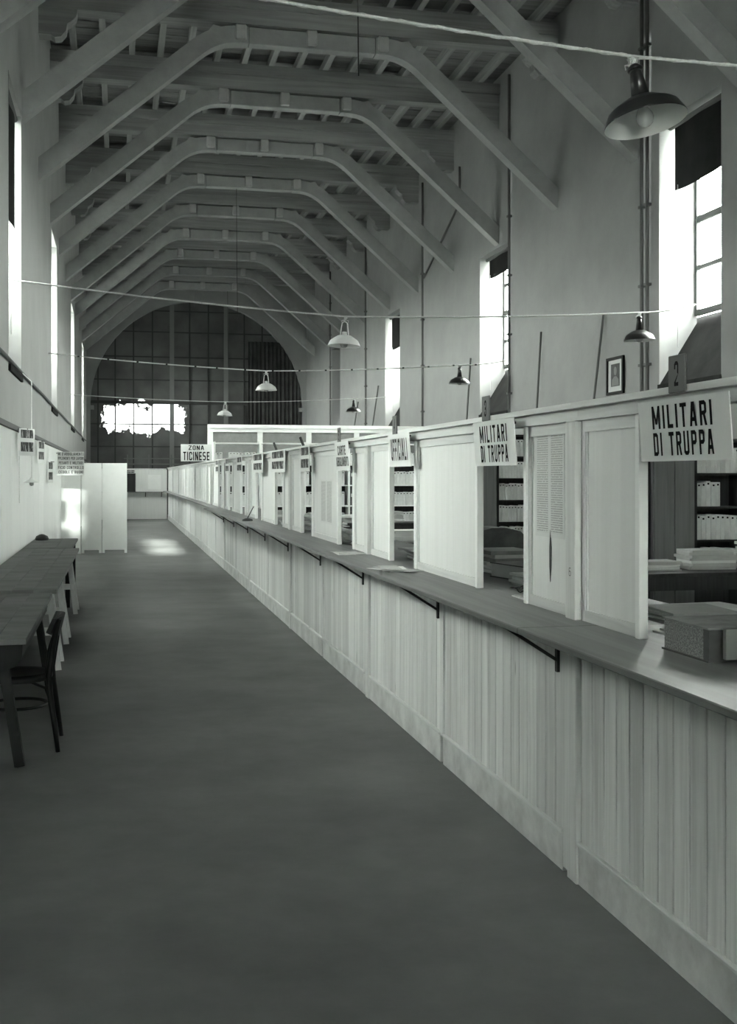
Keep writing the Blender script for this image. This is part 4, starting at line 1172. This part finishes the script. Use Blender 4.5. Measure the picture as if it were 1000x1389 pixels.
# bentwood chair
def build_chair():
    cx, cy = -0.64, 7.62
    root = thing('bentwood_chair', 'dark bentwood chair pulled up to the table, its back to the aisle', 'chair', (cx, cy, 0))
    zs = 0.47
    def f_seat(bm):
        prof = [(0, zs - 0.012), (0.19, zs - 0.012), (0.2, zs - 0.035), (0.215, zs - 0.035), (0.222, zs - 0.015), (0.218, zs + 0.008), (0.2, zs + 0.012), (0.17, zs + 0.004), (0, zs)]
        lathe(bm, prof, (cx, cy, 0), 32)
    part('seat', f_seat, 'dark_wood', root)
    part('seat_ring', lambda bm: tube(bm, [(cx + 0.185 * math.cos(t * PI / 12), cy + 0.185 * math.sin(t * PI / 12), 0.27) for t in range(25)], 0.011, 6, False), 'dark_wood', root)
    for s in (-1, 1):
        y = cy + s * 0.19
        part('rear_leg', lambda bm: tube(bm, [(-0.375, y + s * 0.04, 0), (-0.395, y + s * 0.03, 0.15), (-0.425, y + s * 0.01, 0.36), (-0.435, y, 0.48), (-0.415, y, 0.62), (-0.39, y - s * 0.005, 0.76), (-0.37, y - s * 0.01, 0.835)],
             [0.014, 0.016, 0.02, 0.021, 0.02, 0.019, 0.017], 8), 'dark_wood', root)
        part('front_leg', lambda bm: tube(bm, [(cx - 0.21, y - s * 0.01, 0), (cx - 0.175, y - s * 0.03, 0.25), (cx - 0.16, y - s * 0.05, 0.46)], [0.013, 0.017, 0.02], 8), 'dark_wood', root)
        part('brace', lambda bm: tube(bm, [(-0.43, y, 0.33), (-0.455, y - s * 0.005, 0.40), (-0.54, y - s * 0.012, 0.437), (-0.66, y, 0.44)], 0.009, 6), 'dark_wood', root)
    def f_crest(bm):
        n_ = 12; rows = []
        for q in range(n_ + 1):
            t = q / n_ * 2 - 1
            y = cy + t * 0.215; x = -0.415 + 0.045 * (1 - t * t)
            hh = 0.135 - 0.045 * t * t
            rows.append([(x - 0.035, y, 0.845 - hh), (x - 0.005, y, 0.845 - hh), (x + 0.03, y, 0.85 - 0.01 * t * t), (x + 0.004, y, 0.852 - 0.01 * t * t)])
        vs = [[bm.verts.new(p) for p in r] for r in rows]
        for a, b in zip(vs, vs[1:]):
            for k in range(4):
                bm.faces.new((a[k], a[(k + 1) % 4], b[(k + 1) % 4], b[k]))
        bm.faces.new(vs[0]); bm.faces.new(vs[-1][::-1])
    part('crest_rail', f_crest, 'dark_wood', root)
    part('back_bow', lambda bm: tube(bm, [(-0.455, cy - 0.1, 0.47), (-0.44, cy - 0.1, 0.62), (-0.395, cy - 0.07, 0.78)], 0.01, 6), 'dark_wood', root)
    part('back_bow', lambda bm: tube(bm, [(-0.455, cy + 0.1, 0.47), (-0.44, cy + 0.1, 0.62), (-0.395, cy + 0.07, 0.78)], 0.01, 6), 'dark_wood', root)
build_chair()

# folding screen standing across the aisle
fs = thing('folding_screen', 'white folding screen of two tall panels standing in the aisle', 'screen', (-0.31, 26.1, 0))
for (a, b, ya, yb) in ((-0.815, -0.375, 26.1, 26.16), (-0.365, 0.185, 26.16, 26.1)):
    def fpan(bm):
        n_ = 5
        prism(bm, [(a, ya), (b, yb), (b, yb + 0.035), (a, ya + 0.035)], 'Z', 0.07, 2.03)
    part('panel', fpan, 'white_paint', fs)
    for x, y in ((a + 0.03, ya), (b - 0.03, yb)):
        part('foot', lambda bm: box(bm, x - 0.03, x + 0.03, y, y + 0.035, 0, 0.07), 'white_paint', fs)
# low panel between screen and wall
lp = thing('wall_screen', 'low pale panel between the folding screen and the aisle wall', 'screen', (-1.05, 25.9, 0))
part('panel', lambda bm: box(bm, XL + 0.06, -0.83, 26.0, 26.03, 0.05, 1.76), 'white_paint', lp)
part('foot', lambda bm: box(bm, XL + 0.06, XL + 0.12, 25.97, 26.06, 0, 0.05), 'white_paint', lp)
part('foot', lambda bm: box(bm, -0.89, -0.83, 25.97, 26.06, 0, 0.05), 'white_paint', lp)
part('post', lambda bm: box(bm, XL + 0.045, XL + 0.1, 25.93, 25.99, 0, 1.98), 'white_paint', lp)

# hanging sign with five lines
root = thing('office_sign', 'white five-line sign about clothing and control office over the aisle wall', 'sign', (-0.98, 24.1, 1.75))
part('card', lambda bm: box(bm, XL + 0.055, -0.70, 24.1, 24.115, 1.755, 2.24, 0.002), 'card', root)
rows = [("MI D'ABBIGLIAMENTO", .51, .2), ('PPLEMENTI PER LAVORI', .51, .11), ('PESANTI E MILITARI', .48, .015), ('FICIO CONTROLLO', .51, -.08), ('CEDOLE E BUONI', .49, -.175)]
for txt, w, dz in rows:
    lettering(txt, w, 0.06, (-0.965, 24.095, 1.995 + dz), FACE_CAM, root)
part('arm', lambda bm: box(bm, XL + 0.02, -0.75, 24.12, 24.14, 2.2, 2.22), 'iron', root)

# posters hung square to the aisle wall
for (yy, x0, x1, z0, z1, lab) in ((14.8, XL + 0.075, -1.12, 2.0, 2.34, 'nearest white printed poster hanging from the aisle wall rail'),
                                  (18.3, XL + 0.065, -1.16, 1.95, 2.29, 'second white printed poster hanging from the aisle wall rail'),
                                  (20.9, XL + 0.065, -1.19, 1.62, 2.0, 'third narrow printed poster hanging low on the aisle wall')):
    root = thing('hanging_poster', lab, 'poster', ((x0 + x1) / 2, yy, z0), 'posters on the aisle wall')
    ca = {14.8: 0.45, 18.3: 0.21, 20.9: 0.17}[yy]; sa = math.sqrt(1 - ca * ca)
    b_ = Matrix(((ca, 0, sa), (sa, 0, -ca), (0, 1, 0)))
    uv_sheet('sheet', 0.36, z1 - z0, 0.004, (x0 + 0.18 * ca + 0.004, yy, (z0 + z1) / 2), b_, 'poster_print', root)
    part('hanger', lambda bm: tube(bm, [(XL + 0.055, yy, z1 - 0.005), (x0 + 0.1, yy, z1 - 0.005)], 0.006, 6), 'iron', root)
# small bare lamp hanging by the wall
hl = thing('hanging_bulb', 'small lamp with flat white shade hanging on a cord beside the aisle wall', 'lamp', (-1.13, 15.6, 1.65))
part('cord', lambda bm: tube(bm, [(-1.13, 15.6, 1.72), (-1.13, 15.6, 3.0), (XL + 0.03, 15.6, 3.12)], 0.005, 6), 'rope', hl)
part('shade', lambda bm: lathe(bm, [(0.02, 1.72), (0.03, 1.70), (0.10, 1.665), (0.105, 1.655), (0.02, 1.68)], (-1.13, 15.6, 0), 20), 'enamel_in', hl)
part('bulb', lambda bm: lathe(bm, [(0.0, 1.61), (0.025, 1.62), (0.03, 1.645), (0.015, 1.68), (0, 1.69)], (-1.13, 15.6, 0), 12), 'bulb', hl)
single('pull_cord', lambda bm: tube(bm, [(XL + 0.06, 14.9, 2.0), (XL + 0.06, 14.92, 1.4)], 0.006, 6), 'rope', (XL + 0.06, 14.9, 1.4), 'thin cord dangling below the nearest poster', 'cord')

# ================================================================== lamps and wires overhead
LAMPY = [5.75, 14.25, 22.0, 31.5]
def catenary(y, pts, rad, n_=10, sag=0.06):
    out = []
    for (p, q) in zip(pts, pts[1:]):
        for i in range(n_):
            t = i / n_
            v = Vector(p).lerp(Vector(q), t)
            v.z -= sag * 4 * t * (1 - t); out.append(v)
    out.append(Vector(pts[-1])); return out
def lamp(x, y, z, label, dark, tilt=(0, 0), rad=0.22, group=None):
    """z is the height of the wire; shade hangs below it"""
    root = thing('pendant_lamp', label, 'lamp', (x, y, z - 0.5), group)
    piv = Matrix.Translation((x, y, z)) @ Matrix.Rotation(math.radians(tilt[0]), 4, 'X') @ Matrix.Rotation(math.radians(tilt[1]), 4, 'Y')
    def at(dz): return piv @ Matrix.Translation((0, 0, dz))
    mat = at(0)
    out = 'black' if dark else 'enamel_grey'
    sh = [(0.052, -0.245), (0.09, -0.252), (rad * 0.78, -0.30), (rad * 0.86, -0.315), (rad, -0.375), (rad * 1.01, -0.38), (rad, -0.384)]
    part('shade', lambda bm: lathe(bm, sh, seg=40, mat=mat), out, root)
    inn = [(rad, -0.384), (rad * 0.985, -0.378), (rad * 0.85, -0.322), (rad * 0.77, -0.306), (0.09, -0.258), (0.0, -0.25)]
    part('reflector', lambda bm: lathe(bm, inn, seg=40, mat=mat), 'enamel_in', root)
    if dark:
        part('neck', lambda bm: lathe(bm, [(0.0, -0.085), (0.03, -0.085), (0.034, -0.10), (0.052, -0.245), (0, -0.246)], seg=20, mat=mat), 'black', root)
        part('cap', lambda bm: lathe(bm, [(0, -0.05), (0.022, -0.05), (0.045, -0.075), (0.042, -0.085), (0, -0.086)], seg=16, mat=mat), 'black', root)
    else:
        part('socket', lambda bm: lathe(bm, [(0, -0.20), (0.03, -0.20), (0.035, -0.246), (0, -0.247)], seg=16, mat=mat), 'enamel_grey', root)
        part('yoke', lambda bm: tube(bm, [mat @ Vector(p) for p in ((-0.055, 0, -0.25), (-0.035, 0, -0.09), (-0.012, 0, -0.07), (0.012, 0, -0.07), (0.035, 0, -0.09), (0.055, 0, -0.25))], 0.008, 6), 'rope', root)
    part('bulb', lambda bm: lathe(bm, [(0.016, -0.25), (0.02, -0.29), (0.045, -0.335), (0.05, -0.36), (0.04, -0.39), (0.02, -0.406), (0, -0.41)], seg=20, mat=mat), 'bulb', root)
    def f_knot(bm):
        random.seed(int(y * 10 + x))
        for q in range(5):
            a = random.uniform(0, 6.28)
            tube(bm, [(x - 0.03 + 0.01 * q, y, z), (x + 0.03 * math.cos(a), y + 0.02 * math.sin(a), z - 0.02), (x + 0.025 * math.cos(a + 2), y + 0.02, z - 0.045), (x + 0.02 * math.cos(a + 4), y, z - 0.06), (x + 0.03 - 0.01 * q, y - 0.01, z - 0.004)], 0.005, 5)
        for s in (-1, 1):
            tube(bm, [(x, y, z - 0.04), (x + s * 0.045, y, z - 0.055), (x + s * 0.04, y, z - 0.08)], 0.0045, 5)
    part('cord_knot', f_knot, 'rope', root)
    return root
LX = [2.765, 2.85, 2.82, 2.9]
LZ = [4.06, 3.80, 3.80, 3.80]
labsL = ['large dark enamel lamp tied to the nearest cord, white inside', 'pale enamel lamp on the second cord over the aisle', 'pale enamel lamp on the third cord over the aisle', 'small pale enamel lamp on the farthest cord']
labsR = [None, 'dark enamel lamp near the wall beside the framed portrait', 'dark enamel lamp near the wall before the second tall window', 'small dark enamel lamp far back near the wall']
RX = [None, 6.95, 6.78, 6.55]
RZ = [None, 3.98, 4.0, 3.95]
for i, y in enumerate(LAMPY):
    lamp(LX[i], y, LZ[i], labsL[i], i == 0, (-8, -8) if i == 0 else (random.uniform(-3, 3), random.uniform(-3, 3)), 0.225 if i == 0 else 0.21)
    if i: lamp(RX[i], y, RZ[i], labsR[i], True, (0, random.uniform(-3, 3)), 0.215)
    zl = [4.38, 4.12, 4.05, 3.95][i]
    pts = [(XL, y, zl), (LX[i], y, LZ[i])]
    if i: pts += [(RX[i], y, RZ[i])]
    pts += [(XR, y, [4.15, 4.12, 4.12, 4.05][i])]
    wl = thing('stretched_cord', ['nearest', 'second', 'third', 'farthest'][i] + ' white cord stretched across the hall, carrying lamps', 'cord', (AX, y, 3.8), 'cords stretched across the hall')
    part('cord', lambda bm: tube(bm, catenary(y, pts, 0, 10, 0.03), [0.009, 0.010, 0.011, 0.009][i], 6), 'rope', wl)
    if i == 0:
        part('twisted_wire', lambda bm: tube(bm, [(v.x, v.y + 0.009 * math.sin(v.x * 30), v.z + 0.009 * math.cos(v.x * 30)) for v in catenary(y, pts, 0, 120, 0.03)], 0.0045, 5), 'rope', wl)
    if i == 2:
        for q in range(16):
            x = XL + 0.6 + q * 0.52
            zz = [v for v in catenary(y, pts, 0, 30, 0.03)]
            v = min(zz, key=lambda v: abs(v.x - x))
            part('ring', lambda bm: lathe(bm, [(0.0, -0.02), (0.014, -0.02), (0.014, 0.02), (0, 0.02)], seg=8, mat=Matrix.Translation(v) @ Matrix.Rotation(PI / 2, 4, 'Y')), 'cord', wl)
# fine cords dropping from the roof
for (x, y, z0, z1, lab) in ((2.55, 12.0, 6.1, 10.0, 'loose thin cord hanging from the roof in front of the second truss'),
                            (3.0, 29.15, 5.6, 9.155, 'thin cord hanging from the fourth truss collar'),
                            (4.3, 45.4, 6.1, 9.155, 'thin cord hanging in front of the arch near the right strut')):
    single('dangling_string', lambda bm: tube(bm, [(x, y, z0), (x - 0.02, y, (z0 + z1) / 2), (x - 0.03, y, z1)], 0.007, 6), 'cord', (x, y, z0), lab, 'cord')

# ================================================================== things on the right wall
pf = thing('framed_portrait', 'dark framed portrait with pale mount on the wall beside the lamp', 'picture', (XR - 0.03, 16.78, 3.0))
yc, zc, w, h = 16.78, 3.35, 0.62, 0.60
def f_fr(bm):
    t = 0.045
    for (a, b, c, d) in ((yc - w / 2, yc - w / 2 + t, zc - h / 2, zc + h / 2), (yc + w / 2 - t, yc + w / 2, zc - h / 2, zc + h / 2), (yc - w / 2 + t, yc + w / 2 - t, zc - h / 2, zc - h / 2 + t), (yc - w / 2 + t, yc + w / 2 - t, zc + h / 2 - t, zc + h / 2)):
        box(bm, XR - 0.05, XR - 0.01, a, b, c, d, 0.005)
part('frame', f_fr, 'dark_wood', pf)
part('mount', lambda bm: box(bm, XR - 0.025, XR - 0.012, yc - w / 2 + 0.045, yc + w / 2 - 0.045, zc - h / 2 + 0.045, zc + h / 2 - 0.045), 'mat_board', pf)
part('photograph', lambda bm: box(bm, XR - 0.028, XR - 0.0255, yc - 0.16, yc + 0.16, zc - 0.17, zc + 0.19), 'photo', pf)
part('portrait_head', lambda bm: prism(bm, [(yc + 0.055 * math.cos(t * PI / 8), zc + 0.075 + 0.07 * math.sin(t * PI / 8)) for t in range(16)], 'X', XR - 0.0295, XR - 0.0285), 'photo_light', pf)
part('portrait_shoulders', lambda bm: prism(bm, [(yc - 0.13, zc - 0.16), (yc + 0.13, zc - 0.16), (yc + 0.12, zc - 0.06), (yc + 0.04, zc - 0.01), (yc - 0.04, zc - 0.01), (yc - 0.12, zc - 0.06)], 'X', XR - 0.0295, XR - 0.0285), 'photo_light', pf)

for (p, q, lab) in (((XR - 0.3, 20.0, 0), (XR - 0.04, 20.0, 4.45), 'thin upright pole leaning on the wall left of the portrait'),
                    ((XR - 0.4, 17.6, 0), (XR - 0.04, 17.2, 4.4), 'thin slanting pole leaning on the wall next to the portrait'),
                    ((XR - 0.3, 24.45, 0), (XR - 0.04, 24.35, 4.4), 'thin pole leaning on the wall just beyond the second tall window'),
                    ((XR - 0.5, 34.6, 0), (XR - 0.04, 33.6, 4.5), 'thin pole leaning on the wall beyond the third tall window'),
                    ((XR - 0.5, 37.6, 0), (XR - 0.04, 36.6, 4.2), 'farthest thin pole leaning on the wall')):
    single('leaning_pole', lambda bm: tube(bm, [p, q], 0.02, 6), 'pipe', p, lab, 'pole', 'poles leaning on the wall')

# blackout blinds at the tops of the right windows
for i, ((a, b, z0, z1), drop, lab) in enumerate(zip(RWIN[:3] + LWIN[1:2], (0.95, 0.42, 0.95, 1.5), ('dark blackout blind hanging in the top of the nearest tall window', 'dark blackout blind rolled up in the top of the second tall window', 'dark blackout blind hanging in the top of the third tall window', 'dark blackout blind half drawn in the nearest aisle window'))):
    root = thing('blackout_blind', lab, 'blind', (XR + 0.15 if i < 3 else XL - 0.08, (a + b) / 2, z1 - drop), 'blackout blinds in the tall windows')
    xx = XR + 0.16 if i < 3 else XL - 0.08
    part('roller', lambda bm: tube(bm, [(xx, a + 0.03, z1 - 0.05), (xx, b - 0.03, z1 - 0.05)], 0.04, 10), 'pipe', root)
    def f_cl(bm):
        n_ = 16; rows = []
        for q in range(n_ + 1):
            t = q / n_
            y = a + 0.05 + (b - a - 0.22) * t
            zb = z1 - drop - 0.05 * math.sin(t * PI) - 0.05 * t
            x = xx + 0.012 * math.sin(t * 9)
            rows.append([bm.verts.new((x, y, z1 - 0.06)), bm.verts.new((x, y, zb)), bm.verts.new((x + 0.008, y, zb)), bm.verts.new((x + 0.008, y, z1 - 0.06))])
        for r0, r1 in zip(rows, rows[1:]):
            for k in range(4): bm.faces.new((r0[k], r0[(k + 1) % 4], r1[(k + 1) % 4], r1[k]))
        bm.faces.new(rows[0]); bm.faces.new(rows[-1][::-1])
    part('cloth', f_cl, 'blind', root)
    part('pull_cord', lambda bm: tube(bm, [(xx - 0.02, b - 0.3, z1 - drop), (xx - 0.02, b - 0.3, z0 + 0.55)], 0.005, 5), 'rope', root)

bpy.context.view_layer.update()
